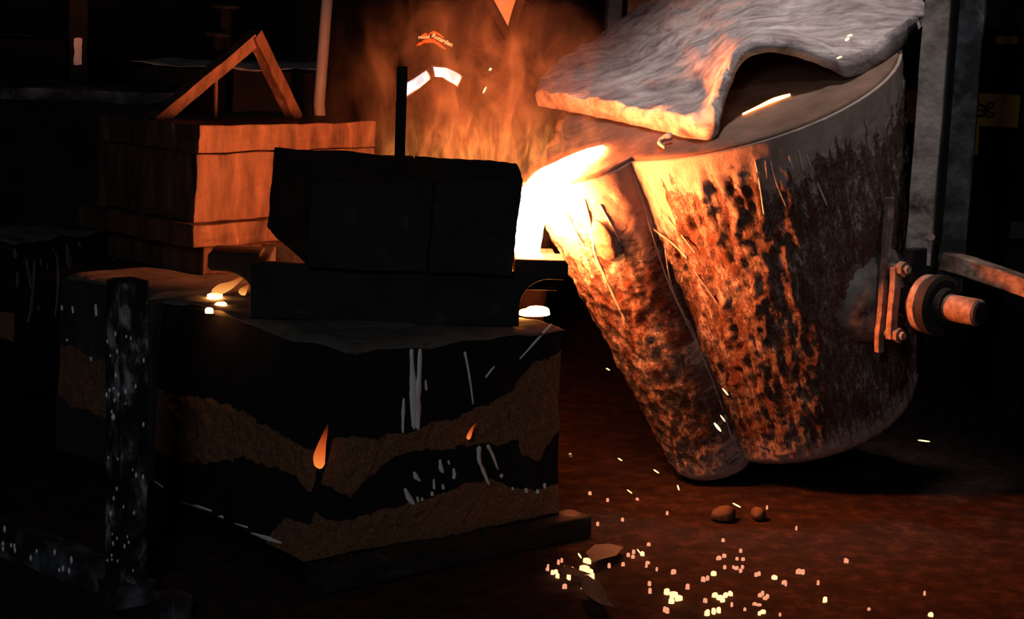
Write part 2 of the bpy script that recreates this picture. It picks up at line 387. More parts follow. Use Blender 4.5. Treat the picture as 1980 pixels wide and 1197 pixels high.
splash(m1, fR, [[(795, 672, .005), (797, 720, .007), (800, 770, .012), (800, 830, .007)], [(812, 668, .006), (810, 730, .006), (806, 780, .012), (808, 832, .005)],
                [(780, 770, .003), (779, 800, .005), (778, 838, .002)], [(822, 735, .002), (824, 755, .003)],
                [(898, 680, .004), (902, 700, .003), (908, 735, .003), (914, 782, .001)], [(1062, 626, .003), (1035, 660, .003), (1004, 694, .001)],
                [(955, 708, .001), (938, 730, .002)], [(963, 640, .003), (975, 645, .006), (985, 642, .003)],
                [(926, 862, .007), (926, 890, .006), (936, 915, .005), (945, 938, .002)], [(942, 860, .006), (952, 880, .004), (962, 908, .002)],
                [(968, 917, .005), (970, 922, .006)], [(1016, 944, .004), (1018, 952, .005)], [(1038, 946, .003), (1040, 954, .005)], [(1052, 934, .005), (1053, 944, .005)], [(990, 942, .003), (991, 948, .003)],
                [(800, 912, .003), (804, 922, .008), (812, 930, .003)], [(782, 944, .003), (790, 962, .009), (800, 975, .004)], [(850, 888, .002), (852, 904, .007), (856, 914, .003)],
                [(866, 890, .002), (868, 898, .003)], [(876, 905, .003), (878, 918, .005), (876, 926, .004)], [(838, 926, .002), (839, 946, .004)], [(855, 936, .002), (857, 946, .004)],
                [(834, 950, .003), (836, 958, .005)], [(806, 960, .002), (808, 970, .003)], [(815, 962, .002), (816, 968, .003)], [(1098, 876, .003), (1100, 882, .004)]])
splash(m1, fL, [[(355, 970, .001), (385, 980, .004), (410, 988, .002)], [(424, 998, .002), (432, 1000, .004)], [(455, 1012, .001), (480, 1020, .003)], [(486, 1030, .001), (520, 1042, .006), (545, 1050, .002)], [(300, 930, .001), (316, 942, .003)]])
splash(m2, (near2 - UR * .014, UL, -UR), [[(120, 590, .002), (121, 600, .004)], [(141, 592, .002), (142, 606, .003)], [(186, 588, .003), (186, 600, .006), (187, 612, .003)], [(130, 655, .003), (131, 660, .005)], [(176, 690, .002), (178, 698, .003)]])
splash(m3, (n3 - UR3 * .016, UL3, -UR3), [[(28, 480, .004), (30, 500, .008)]], mat='spill_grey')
f3r = (n3 - UL3 * .016, UR3, -UL3)
splash(m3, f3r, mat='spill_grey', strokes=[[(50, 500, .005), (58, 540, .010), (60, 560, .004)], [(66, 505, .004), (64, 560, .008), (60, 600, .012), (52, 625, .004)], [(100, 480, .003), (110, 500, .005), (112, 560, .009), (106, 612, .004)],
                 [(130, 440, .012), (132, 480, .022), (134, 520, .006)], [(145, 440, .006), (152, 470, .012), (160, 484, .004)], [(33, 525, .006), (34, 545, .012), (33, 556, .006)],
                 [(78, 500, .004), (80, 515, .007)], [(90, 510, .003), (92, 522, .005)], [(74, 590, .003), (74, 602, .004)], [(244, 432, .018), (250, 470, .022), (256, 505, .006)], [(228, 465, .006), (222, 480, .009), (220, 505, .003)]])

# ------------------------------------------------------------------ paper sheets on the moulds
def sheet(name, quad, label, z=ZT + .004, nu=60, nv=60, wr=.012, sag=.035, seedp=0, over=.03, group='paper sheets covering the moulds', keep=()):
    A, B, C_, D = (np.array(q, float) for q in quad); ctr = (A + C_) / 2; vs = []
    for i in range(nu):
        for j in range(nv):
            x, y = i / (nu - 1), j / (nv - 1)
            p = A * (1 - x) * (1 - y) + B * x * (1 - y) + C_ * x * y + D * (1 - x) * y
            e = min(x, 1 - x, y, 1 - y); out = unit(p - ctr)
            q = p + out * over * max(0, 1 - e * 14) * (1 + .9 * fbm(p + seedp, 3.0, 3))
            hgt = .008 + wr * (abs(fbm(p + seedp, 3.2, 3)) + .35 * abs(fbm(p + seedp, 9, 2)))
            hgt -= sag * max(0, 1 - e * 20) ** 2 * (.5 + .9 * fbm(p + seedp + 5, 2.6, 2))
            for kc, ku, kl, kd in keep:
                kn = V(-ku[1], ku[0], 0); rel = V(q[0], q[1], 0) - kc; dd = max(abs(np.dot(rel, ku)) - kl, abs(np.dot(rel, kn)) - kd)
                if dd < .06: hgt = min(hgt, .001 + hgt * max(0, dd / .06))
            vs.append(V(q[0], q[1], z + max(hgt, -.05)))
    o = obj(name, vs, grid_faces(nu, nv), 'paper', None, smooth=True)
    md = o.modifiers.new('thick', 'SOLIDIFY'); md.thickness = .0015
    return tag(o, label, 'paper', group)
flat = lambda q: [V(p[0], p[1], 0) for p in q]
B1u = unit(V(1, .05, 0)); B1o = atz(482, 622, ZT); B1n = V(-B1u[1], B1u[0], 0); B1L, B1D = .86, .47
sheet('paper_sheet', flat(M1), 'thin paper sheet on the front mould, glowing orange by the basin feet', nu=100, nv=100, wr=.016, over=.012, keep=[(V(B1o[0], B1o[1], 0) + B1u * B1L / 2 + B1n * B1D / 2, B1u, B1L / 2, B1D / 2)])
# ------------------------------------------------------------------ wooden skids below the front mould
def skid():
    t = thing('timber_skid', NC * V(1, 1, 0), 'dark timber skid under the front mould with glowing sand on its end', 'skid')
    def beam(name, p, u, L, w, hgt):
        n = unit(np.cross(u, V(0, 0, 1))); o = p + u * L / 2
        vs, fs = hexa(box(V(o[0], o[1], 0), u, n, V(0, 0, 1), L, w, hgt), 10, .004, 9); b = obj(name, vs, fs, 'timber', t, merge=True); bevel(b, .006); return b
    base = V(NC[0], NC[1], 0)
    beam('runner', base - UL * .005 - UR * .12, UR, WID1 + .245, .11, .070)
    beam('runner', base + UL * .75 + UR * .02, UR, WID1 - .04, .13, .070)
    beam('runner', base + UL * .40 + UR * .02, UR, WID1 - .04, .13, .070)
    e = base - UL * .005 + UR * (WID1 + .078); vs, fs = [], []
    nu = 24
    for i in range(nu):
        for j in range(nu):
            x, y = i / (nu - 1) - .5, j / (nu - 1) - .5; p = e + UR * x * .085 + UL * y * .095
            vs.append(V(p[0], p[1], .066 + .016 * max(0, 1 - 5 * (x * x + y * y)) + .006 * fbm(p, 40, 3)))
    obj('sand_spill', vs, grid_faces(nu, nu), 'clod', t, smooth=True)
skid()

# ------------------------------------------------------------------ steel post frame in front of the moulds
def post_frame():
    b = atz(243, 1160, 0); t = thing('steel_post', b, 'black square steel post with pale metal splashes standing before the moulds', 'post')
    x = unit(UR * 1.0 + UL * .0); y = UL; zt = at(245, 541, b[1])[2]
    ang = math.radians(3); 
    s = .088
    rough('tube', box(V(b[0], b[1], 0), x, y, V(0, 0, 1), s, s, zt), 'splashed_post', t, n=14, jit=.003, js=9, bev=.004)
    rough('dark_cap_patch', box(V(b[0], b[1], zt - .001), x, y, V(0, 0, 1), s * .72, s * .72, .004), 'soot', t, n=2, jit=.001)  # flat dark plate, the shade of a hollow tube end put into colour
    rough('foot_lump', box(V(b[0], b[1], 0) , x, y, V(0, 0, 1), s * 1.5, s * 1.5, .06), 'flaked_steel', t, n=8, jit=.016, js=14)
    # drops of splashed metal on the two visible sides
    k = 0
    for side, ux, nn in ((0, y, -x), (1, x, -y)):
        for i in range(26 if side == 0 else 16):
            z = random.uniform(.08, zt - .05); q = random.uniform(-.4, .4) * s
            c = V(b[0], b[1], z) + nn * (s / 2 + .001) + ux * q; r = random.uniform(.002, .0045)
            vs, fs = sweep([c + V(0, 0, r * 2.4), c + V(0, 0, r * 1.2), c, c - V(0, 0, r * 1.6)], [r * .2, r * .8, r, r * .25], [.001, .003, .003, .001], seg=6, side=ux)
            obj('splash_drop', vs, fs, 'spill_white', t, smooth=True)
    # floor beam running beside the moulds
    p0 = atz(-60, 985, .10); p1 = b + V(0, 0, .0); d = p1 - V(p0[0], p0[1], 0); L = np.linalg.norm(d); d = d / L; n = unit(np.cross(d, V(0, 0, 1)))
    f = thing('floor_beam', (p0 + p1) / 2 * V(1, 1, 0), 'low splashed steel beam running along the floor into the post foot', 'beam')
    m = V(p0[0], p0[1], 0) + d * (L * .5 - .05)
    rough('bar', box(V(m[0], m[1], 0), d, n, V(0, 0, 1), L - .06, .07, .10), 'flaked_steel', f, n=16, jit=.006, js=8, bev=.006)
    for i in range(14):
        c = V(p0[0], p0[1], .101) + d * random.uniform(.2, L - .2); r = random.uniform(.004, .008)
        c = c - n * math.copysign(.037, n[1]) * 1.0; c[2] = random.uniform(.03, .095)
        vs, fs = sweep([c + V(0, 0, r * 2), c + V(0, 0, r), c, c - V(0, 0, r * 1.5)], [r * .2, r * .7, r * .8, r * .2], [.001, .004, .004, .001], seg=6, side=d)
        obj('splash_drop', vs, fs, 'spill_white', f, smooth=True)
    q = b + d * .21
    g = rough('steel_offcut', box(V(q[0], q[1], -.004), d, n, V(0, 0, 1), .10, .07, .075), 'flaked_steel', n=8, jit=.006, js=12, bev=.005)
    tag(g, 'short splashed steel offcut lying at the foot of the post', 'offcut')
post_frame()

# ------------------------------------------------------------------ pouring basins
def basin(label, origin, u, L, D, z0, h, lug, lugw, mat='black_iron', lugmat=None, group='iron pouring basins', cup=False):
    """iron box with a projecting lug and curved bracket at each end; u along its length, origin = front left foot"""
    u = unit(u); n = unit(np.cross(V(0, 0, 1), u)); o = np.array(origin, float) * V(1, 1, 0) + V(0, 0, z0)
    t = thing('pouring_basin', o + u * L / 2 + n * D / 2, label, 'basin', group)
    wall = .05; H0 = h
    def bx(name, x0, x1, y0, y1, za, zb, nn=8):
        c = o + u * (x0 + x1) / 2 + n * (y0 + y1) / 2 + V(0, 0, za)
        b = rough(name, box(c, u, n, V(0, 0, 1), x1 - x0, y1 - y0, zb - za), mat, t, n=nn, jit=.004, js=8, bev=.008); return b
    bx('front_wall', 0, L, 0, wall, 0, h, 12); bx('back_wall', 0, L, D - wall, D, 0, h); bx('end_wall', 0, wall, wall, D - wall, 0, h); bx('end_wall', L - wall, L, wall, D - wall, 0, h - (.058 if cup else 0))
    bx('bottom_plate', wall, L - wall, wall, D - wall, 0, .04)
    if cup:
        bx('cup_wall', L - .004, L + .128, lugw - .014, lugw - .001, h - .082, h - .016); bx('cup_floor', L - .004, L + .125, lugw - .005, .42, h - .080, h - .058); bx('cup_wall', L + .105, L + .128, lugw - .005, .42, h - .062, h + .022); bx('cup_wall', L - .05, L + .128, .40, .423, h - .062, h + .022)
    for sgn, x in ((-1, 0.0), (1, L)):
        # profile in (out, z): lug with a round fillet down to the foot
        th = .052; h = H0 + (.028 if sgn > 0 else 0); prof = [(-.02, h + .012), (lug - .012, h + .012), (lug, h), (lug, h - th + .012), (lug - .012, h - th)]
        R = min(lug * .62, h - th - .02)
        for k in range(9):
            a = math.pi / 2 * k / 8; prof.append((R * (1 - math.sin(a)) , h - th - R * (1 - math.cos(a))))
        prof += [(0, 0.0), (-.02, 0.0)]
        vs, fs = [], []; m = len(prof); y0 = 0.0 if sgn > 0 and cup else (D - lugw) * .45
        for y in (y0, y0 + lugw):
            for a, z in prof: vs.append(o + u * (x + sgn * a) + n * y + V(0, 0, z) + .003 * np.array(noise.noise_vector(Vector((a * 20 + x, y * 9, z * 20)))))
        fs = [tuple(range(m)), tuple(range(2 * m - 1, m - 1, -1))] + [(k, (k + 1) % m, m + (k + 1) % m, m + k) for k in range(m)]
        b = obj('lug', vs, fs, lugmat or mat, t); bevel(b, .006)
    return t, o, u, n
ZB1 = ZT + .010
B1h = .18
basin('black iron pouring basin with projecting end lugs on the front mould', B1o, B1u, B1L, B1D, ZB1, B1h, .15, .17, cup=True)

# ------------------------------------------------------------------ weight blocks
def block1():
    fb = V(0, 0, -.006)
    bl, br = at(597, 527, 5.80), at(990, 538, 5.83); tl, tr = at(600, 355, 5.80), at(1011, 351, 5.85)
    tbl, tbr = at(530, 283, 6.15), at(1000, 315, 5.94); bbl, bbr = at(517, 440, 6.15), at(988, 510, 5.92)
    zb = ZB1 + B1h - .004
    for p in (bl, br, bbl, bbr): p[2] = min(p[2], zb) if p is bl or p is br else p[2]
    bbl[2] = max(bbl[2], zb); bbr[2] = zb; bl[2] = br[2] = zb
    t = thing('weight_block', (bl + bbr) / 2, 'black block with a thin upright rod standing on the front pouring basin', 'block', 'weight blocks on the basins')
    # seam at the front: two cast halves side by side
    k = .58
    mid = lambda a, b: a * (1 - k) + b * k
    rough('half_block', [bl, mid(bl, br) , mid(bbl, bbr), bbl, tl, mid(tl, tr), mid(tbl, tbr), tbl], 'black_iron', t, n=22, jit=.007, js=9, fine=.003, bev=.004)
    rough('half_block', [mid(bl, br) + V(.006, -.004, 0), br, bbr, mid(bbl, bbr) + V(.006, 0, 0), mid(tl, tr) + V(.006, -.004, 0), tr, tbr, mid(tbl, tbr) + V(.006, 0, 0)], 'black_iron', t, n=22, jit=.007, js=9, fine=.003, bev=.004)
    r0 = at(772, 328, 5.97); r1 = at(779, 128, 5.97)
    fv = unit((CAM - r0) * V(1, 1, 0)); rough('lifting_rod', box(r0 - V(0, 0, .06), V(-fv[1], fv[0], 0), fv, V(0, 0, 1), .034, .014, r1[2] - r0[2] + .06), 'soot', t, n=10, jit=.001, js=20)
    vs, fs = sweep([r0 - V(0, 0, .02), r0 + V(0, 0, .004), r0 + V(0, 0, .016)], [.055, .042, .02], seg=16, rough_=.006); obj('weld_collar', vs, fs, 'black_iron', t, smooth=True)
block1()

B2d = V(.68, .733, 0)                                     # direction of the lit end of the handled block
def block2():
    zb = at(385, 430, 6.7)[2]
    a = at(385, 243, 6.7); zt = a[2]; P = V(a[0], a[1], 0); dl = V(-.733, .68, 0)
    Wd, Ld = .86, .62
    c = [P, P + B2d * Wd, P + B2d * Wd + dl * Ld, P + dl * Ld]
    bot = [V(p[0], p[1], zb) + e for p, e in zip(c, (V(-.012, -.012, 0), V(0, 0, 0), V(0, 0, 0), V(-.01, 0, 0)))]; top = [V(p[0], p[1], zt) for p in c]
    t = thing('weight_block', (bot[0] + bot[2]) / 2, 'block with bent flat bar handle and orange lit end, on the second basin', 'block', 'weight blocks on the basins')
    bands = [(0, .70), (.715, 1.0)]
    for k, (lo, hi) in enumerate(bands):
        cc = [b * (1 - lo) + q * lo for b, q in zip(bot, top)] + [b * (1 - hi) + q * hi for b, q in zip(bot, top)]
        if k: cc = [p + (B2d * 0 - dl * .006) for p in cc]
        rough('cast_body' if k == 0 else 'top_slab', cc, 'scaled_iron', t, n=20, jit=.006, js=8, fine=.003, bev=.004)
    # bent flat bar handle
    ap = at(494, 72, 7.08); l0 = at(300, 212, 6.93); r0 = at(572, 198, 7.30); l0[2] = r0[2] = zt - .004
    wdir = unit(np.cross(r0 - l0, V(0, 0, 1))); wdir = wdir if wdir[1] < 0 else -wdir
    vs, fs = sweep([l0, l0 * .5 + ap * .5, ap - (ap - l0) * .02, ap], .032, .009, seg=4, side=wdir, flat=2); 
    def bar(p, q, nm):
        ax = unit(q - p); wd = V(.90, -.44, 0); wd = unit(wd - ax * np.dot(wd, ax)); sd = unit(np.cross(ax, wd)); L = np.linalg.norm(q - p)
        return rough(nm, box(p, wd, sd, ax, .042, .052, L), 'scaled_iron', t, n=10, jit=.003, js=20)
    bar(l0, ap, 'handle_bar'); bar(r0, ap + unit(ap - r0) * .012, 'handle_bar')
    p = at(417, 198, 7.2); p[2] = zt; vs, fs = sweep([p - V(0, 0, .01), p + V(0, 0, .16)], .008, seg=8); obj('thin_pin', vs, fs, 'scaled_iron', t)
    return zb, P, dl
zb2, P2, dl2 = block2()
def basin2():
    t = thing('pouring_basin', P2 * V(1, 1, 0) + V(0, 0, ZT), 'second iron basin with a thick orange lit rim slab below the handled block', 'basin', 'iron pouring basins')
    o = P2 - B2d * .055 - dl2 * .05
    c = lambda a, b: o + B2d * a + dl2 * b
    zs = zb2 - .085
    rough('rim_slab', box(V(*(c(.47, .36)[:2]), zs), B2d, dl2, V(0, 0, 1), .94, .72, zb2 - zs - .003), 'scaled_iron', t, n=16, jit=.005, js=8, fine=.003, bev=.006)
    rough('foot', box(V(*(c(.16, .36)[:2]), ZT + .005), B2d, dl2, V(0, 0, 1), .14, .60, zs - ZT - .005), 'scaled_iron', t, n=8, jit=.005, js=8, bev=.006)
    rough('foot', box(V(*(c(.78, .36)[:2]), ZT + .005), B2d, dl2, V(0, 0, 1), .14, .60, zs - ZT - .005), 'scaled_iron', t, n=8, jit=.005, js=8, bev=.006)
    rough('cup_body', box(V(*(c(.47, .40)[:2]), ZT + .04), B2d, dl2, V(0, 0, 1), .60, .50, zs - ZT - .04), 'scaled_iron', t, n=8, jit=.005, js=8, bev=.006)
basin2()

def block3():
    zt = at(100, 168, 8.0)[2]; a = at(-70, 415, 7.75); zb = ZT + .006
    p = at(-30, 300, 7.75); P = V(p[0] - .35, p[1] + .10, 0); ux = unit(V(1, .06, 0)); uy = V(-ux[1], ux[0], 0)
    o = P + ux * .55 + uy * .35
    t = thing('weight_block', V(o[0], o[1], zb), 'large sooty block with a slotted flat upright bar on the rear mould', 'block', 'weight blocks on the basins')
    rough('cast_body', box(V(o[0], o[1], zb), ux, uy, V(0, 0, 1), 1.15, .70, zt - zb - .05), 'soot', t, n=14, jit=.012, js=6, bev=.005)
    rough('top_slab', box(V(o[0], o[1], zt - .052), ux, uy, V(0, 0, 1), 1.20, .74, .05), 'flaked_steel', t, n=14, jit=.012, js=6, bev=.005)
    q = at(152, 158, o[1]); q[2] = zt - .01
    for s, z0, z1 in ((-1, 0, .75), (1, 0, .75)):
        rough('flat_bar', box(q + ux * s * .024 , ux, uy, V(0, 0, 1), .022, .02, .75), 'soot', t, n=6, jit=.003, js=12)
    rough('bar_foot', box(q, ux, uy, V(0, 0, 1), .075, .022, .10), 'soot', t, n=6, jit=.004, js=12)
    rough('bar_bridge', box(q + V(0, 0, .215), ux, uy, V(0, 0, 1), .075, .022, .5), 'soot', t, n=6, jit=.003, js=12)
    rough('pale_tag', box(q + V(0, -.012, .10), ux, uy, V(0, 0, 1), .035, .006, .115), 'spill_white', t, n=6, jit=.006, js=40)
    return o, ux
B3o, B3u = block3()
sheet('paper_sheet', flat(M2), 'dark paper sheet on the mould behind the steel post', seedp=7.3, over=.006, keep=[(V(*(P2 - B2d * .055 - dl2 * .05 + B2d * .47 + dl2 * .36)[:2], 0), B2d, .40, .32)])
sheet('paper_sheet', flat(M3), 'grey wrinkled paper corner on the rear drip stained mould', seedp=3.1, wr=.03, over=.05, keep=[(V(B3o[0], B3o[1], 0), B3u, .60, .37)])

# ------------------------------------------------------------------ the ladle
LDEP = 6.68; k_ = LDEP / 6.45
AX = V(-.309, -.252, .917); AX = unit(AX); DD = unit(V(-.804, -.446, -.393)); DD = unit(DD - AX * np.dot(DD, AX)); HH = np.cross(AX, DD)
if HH[1] > 0: HH = -HH
LC = at(1407.8, 170.1, LDEP)
R0, R1, LH, D0, D1, r0, r1 = (k_ * q for q in (.597, .400, 1.30, .627, .451, .209, .128))
def outline(t, th):
    R = R0 + (R1 - R0) * t; D = D0 + (D1 - D0) * t; r = r0 + (r1 - r0) * t
    s = D * math.sin(th)
    if math.cos(th) > 0 and abs(s) < r:
        q = D * math.cos(th) + math.sqrt(r * r - s * s)
        R = max(R, q) if q > R else R
    return R
THS = np.concatenate([np.linspace(-.46, .46, 150, endpoint=False), np.linspace(.46, 2 * math.pi - .46, 250, endpoint=False)])
def lpt(t, th, rho, up=0.0): return LC - AX * (t * LH - up) + rho * (math.cos(th) * DD + math.sin(th) * HH)
LOC = {}
def ladle():
    t = thing('ladle', lpt(1, 0, 0), 'tilted clay crusted teapot ladle pouring molten metal through its side spout', 'ladle')
    vs, fs, fa = [], [], []; NT = 190; NA = len(THS); RB = .055
    rows = []
    for j in range(NT): rows.append((j / (NT - 1) * (1 - RB / LH), 0.0, 0.0))
    for j in range(1, 13):
        a = math.pi / 2 * j / 12; rows.append((1 - RB / LH + RB / LH * math.sin(a), RB * (1 - math.cos(a)), 0))
    for q in (.5, .75): rows.append((1.0, None, q))
    for i, th in enumerate(THS):
        for (tt, inset, q) in rows:
            o = outline(min(tt, 1), th)
            R = o - inset if inset is not None else (o - RB) * (1 - q)
            thn = (th + math.pi) % (2 * math.pi) - math.pi
            w = V(math.cos(th) * 3, math.sin(th) * 3, tt * 2.2)
            strk = noise.fractal(Vector((math.cos(th) * 14, math.sin(th) * 14, tt * 5)), .9, 2, 4)
            gr = fbm(w, 12, 3)
            clay = max(0, 1 - tt / max(.03, .13 + .09 * nz(V(th * 3, 0, 0)) + .10 * nz(V(th * 22, 5, 0)) + .06 * nz(V(th * 70, 2, 0))))       # clay wash run down from the rim
            if abs(thn) < .5: clay = max(clay, max(0, 1 - tt / max(.05, .26 + .2 * nz(V(th * 9, 3, 0)) + .14 * nz(V(th * 40, 3, 0)))) * .9)
            if 1.0 > tt > .80: clay = max(clay, min(1, (tt - .88) * 12) * .3)
            amp = (.0050 + .005 * (1 - min(1, clay * 1.4))) * (1 if tt < .95 else .4) * min(1, tt * 14)
            R += amp * (strk * 1.2 + gr * 1.1)
            vs.append(lpt(tt, th, R)); fa.append((th * .6, tt * 1.3, min(clay, 1)))
    nv = len(rows); fs = grid_faces(NA, nv, 0, wrap=True)
    c = len(vs); vs.append(lpt(1, 0, 0)); fa.append((0, 1, 0))
    for i in range(NA): fs.append((i * nv + nv - 1, ((i + 1) % NA) * nv + nv - 1, c))
    # flat rim closing the top of the crust
    o2 = len(vs)
    for i, th in enumerate(THS): vs.append(lpt(0, th, outline(0, th) - .05)); fa.append((th * .6, 0, 1))
    for i in range(NA): i2 = (i + 1) % NA; fs.append((i * nv, i2 * nv, o2 + i2, o2 + i))
    obj('shell', vs, fs, 'ladle_coat', t, smooth=True, vecattr=('flow', fa))
    # lid: clay slab, slightly proud of the rim
    vs, fs = [], []; rr = [(1.0, -.01, .010), (1.0, .006, .010), (1.0, .012, .016)] + [(q, .014, 0) for q in np.linspace(.94, 0.05, 16)]
    for th in THS:
        o = outline(0, th)
        for (q, up, ins) in rr:
            R = (o - ins) * q if q < 1 else o - ins
            p = lpt(0, th, R, up); vs.append(p + AX * .005 * fbm(p, 7, 3) * (1 if q < .96 else .2))
    nv = len(rr); fs = grid_faces(NA, nv, 0, wrap=True); fs.append(tuple(i * nv + nv - 1 for i in range(NA)))
    lid = obj('lid', vs, fs, 'lid_clay', t, smooth=True)
    # clay runs on the shell
    def run(pts, wd):
        path = []
        for x, y, _ in [(*p, 0) for p in pts]:
            best = None
            for tt in np.linspace(0.0, .99, 100):
                pass
        return
    def hit(x, y):
        v = ray(x, y); lo = None
        for d in np.linspace(5.5, 7.2, 700):
            p = CAM + v * d / v[1]; q = p - LC; tt = -np.dot(q, AX) / LH
            if 0 <= tt <= 1:
                a = np.dot(q, DD); b = np.dot(q, HH); th = math.atan2(b, a)
                if math.hypot(a, b) <= outline(tt, th) + .003: return p
        return None
    LOC['hit'] = hit
    runs = [([(1222, 330), (1250, 420), (1290, 540), (1340, 650), (1375, 730), (1400, 800)], .0035), ([(1285, 470), (1300, 560), (1340, 640), (1355, 690)], .003),
            ([(1130, 385), (1145, 450), (1150, 490), (1172, 540), (1195, 590), (1210, 620)], .005), ([(1095, 410), (1125, 470), (1160, 520), (1175, 560)], .004), ([(1260, 440), (1300, 470), (1330, 500)], .004),
            ([(1160, 395), (1185, 440), (1200, 470)], .004), ([(1400, 800), (1415, 850)], .003), ([(1290, 420), (1330, 470), (1345, 490)], .003), ([(1340, 520), (1390, 590)], .003),
            ([(1490, 310), (1500, 350), (1520, 400)], .003), ([(1560, 300), (1575, 340), (1600, 400)], .003), ([(1525, 300), (1535, 330)], .004), ([(1545, 290), (1552, 330)], .004), ([(1480, 310), (1483, 345)], .004), ([(1460, 310), (1468, 350), (1478, 420)], .003)]
    for pts, wdt in runs:
        P = [hit(x, y) for x, y in pts]; P = [p for p in P if p is not None]
        if len(P) < 2: continue
        path = catmull(P, len(P) * 5); r = [wdt * (1 + .5 * nz(p, 35)) * (.5 if i in (0, len(path) - 1) else 1) for i, p in enumerate(path)]
        vs, fs = sweep(path, r, seg=7); obj('clay_run', vs, fs, 'clay_drip', t, smooth=True)
    p = hit(1165, 465)
    if p is not None:
        q = p - LC; th = math.atan2(np.dot(q, HH), np.dot(q, DD)); nrm = unit(math.cos(th * 1.8) * DD + math.sin(th * 1.8) * HH); up = unit(AX + .1 * DD); sd = np.cross(up, nrm)
        vs, fs = [], []
        for i in range(13):
            a = math.pi * i / 12
            for j in range(20):
                b = 2 * math.pi * j / 20; w = p + (math.cos(a) * up * .085 + math.sin(a) * (math.cos(b) * sd * .045 + math.sin(b) * nrm * .02))
                vs.append(w + .008 * np.array(noise.noise_vector(Vector(w * 18))))
        fs = [(i * 20 + j, i * 20 + (j + 1) % 20, (i + 1) * 20 + (j + 1) % 20, (i + 1) * 20 + j) for i in range(12) for j in range(20)]
        obj('slag_lump', vs, fs, 'bare_steel', t, smooth=True)
    # glowing gap in the lid below the lifted blanket corner
    P = [on_plane(x, y, LC + AX * .022, AX) for x, y in ((1436, 221), (1468, 206), (1497, 193), (1528, 183))]
    vs, fs = sweep(catmull(P, 14), list(np.interp(np.linspace(0, 1, 14), [0, .3, .7, .88, 1], [.002, .007, .018, .012, .002])), .004, seg=8, side=HH); obj('glowing_gap', vs, fs, 'gap_glow', t, smooth=True)
    # trunnion
    tx = V(.632, -.775, 0); tc = .56; c0 = lpt(tc, 0, 0); Rm = R0 + (R1 - R0) * tc; s0 = c0 + tx * (Rm - .02)
    tr = None
    vs, fs = sweep([s0 - tx * .05, s0 + tx * .03, s0 + tx * .075], [.20, .165, .13], seg=32, rough_=.006); hub = obj('trunnion_hub', vs, fs, 'pitted_steel', t, smooth=True)
    up = V(0, 0, 1); sd = np.cross(tx, up)
    def plate(nm, off, th_, w, hgt, zc, mat='bare_steel', par=t):
        return rough(nm, box(s0 + tx * off + sd * .085 + V(0, 0, zc - hgt / 2), tx, sd, up, th_, w, hgt), mat, par, n=8, jit=.004, js=14, bev=.003)
    plate('strap_plate', .105, .022, .030, .54, .085); pl = plate('clamp_plate', .155, .024, .034, .25, -.005)
    for a, b in ((-.012, .115), (-.012, -.115)):
        c = s0 + sd * (a + .085) + up * b
        vs, fs = sweep([c + tx * .08, c + tx * .20], .014, seg=8); bo = obj('bolt', vs, fs, 'bare_steel', t)
        vs, fs = sweep([c + tx * .158, c + tx * .185], .026, seg=6); obj('nut', vs, fs, 'bare_steel', bo)
    vs, fs = sweep([s0 + tx * .07, s0 + tx * .23], .066, seg=28); obj('trunnion_neck', vs, fs, 'black_iron', t, smooth=False)
    vs, fs = sweep([s0 + tx * .215, s0 + tx * .222, s0 + tx * .248, s0 + tx * .255], [.090, .100, .100, .09], seg=32); obj('collar', vs, fs, 'bare_steel', t)
    vs, fs = sweep([s0 + tx * .255, s0 + tx * .262, s0 + tx * .292, s0 + tx * .30], [.095, .105, .105, .09], seg=32); obj('bearing_ring', vs, fs, 'black_iron', t)
    vs, fs = sweep([s0 + tx * .28, s0 + tx * .325], [.068, .06], seg=24); obj('shaft_sleeve', vs, fs, 'black_iron', t)
    vs, fs = sweep([s0 + tx * .28, s0 + tx * .445, s0 + tx * .452], [.046, .046, .040], seg=24); sh = obj('shaft', vs, fs, 'bare_steel', t)
    vs, fs = disc(s0 + tx * .455, tx, .036, .008); obj('shaft_end', vs, fs, 'soot', sh)
    LOC['s0'], LOC['tx'] = s0, tx
    return t
LAD = ladle()

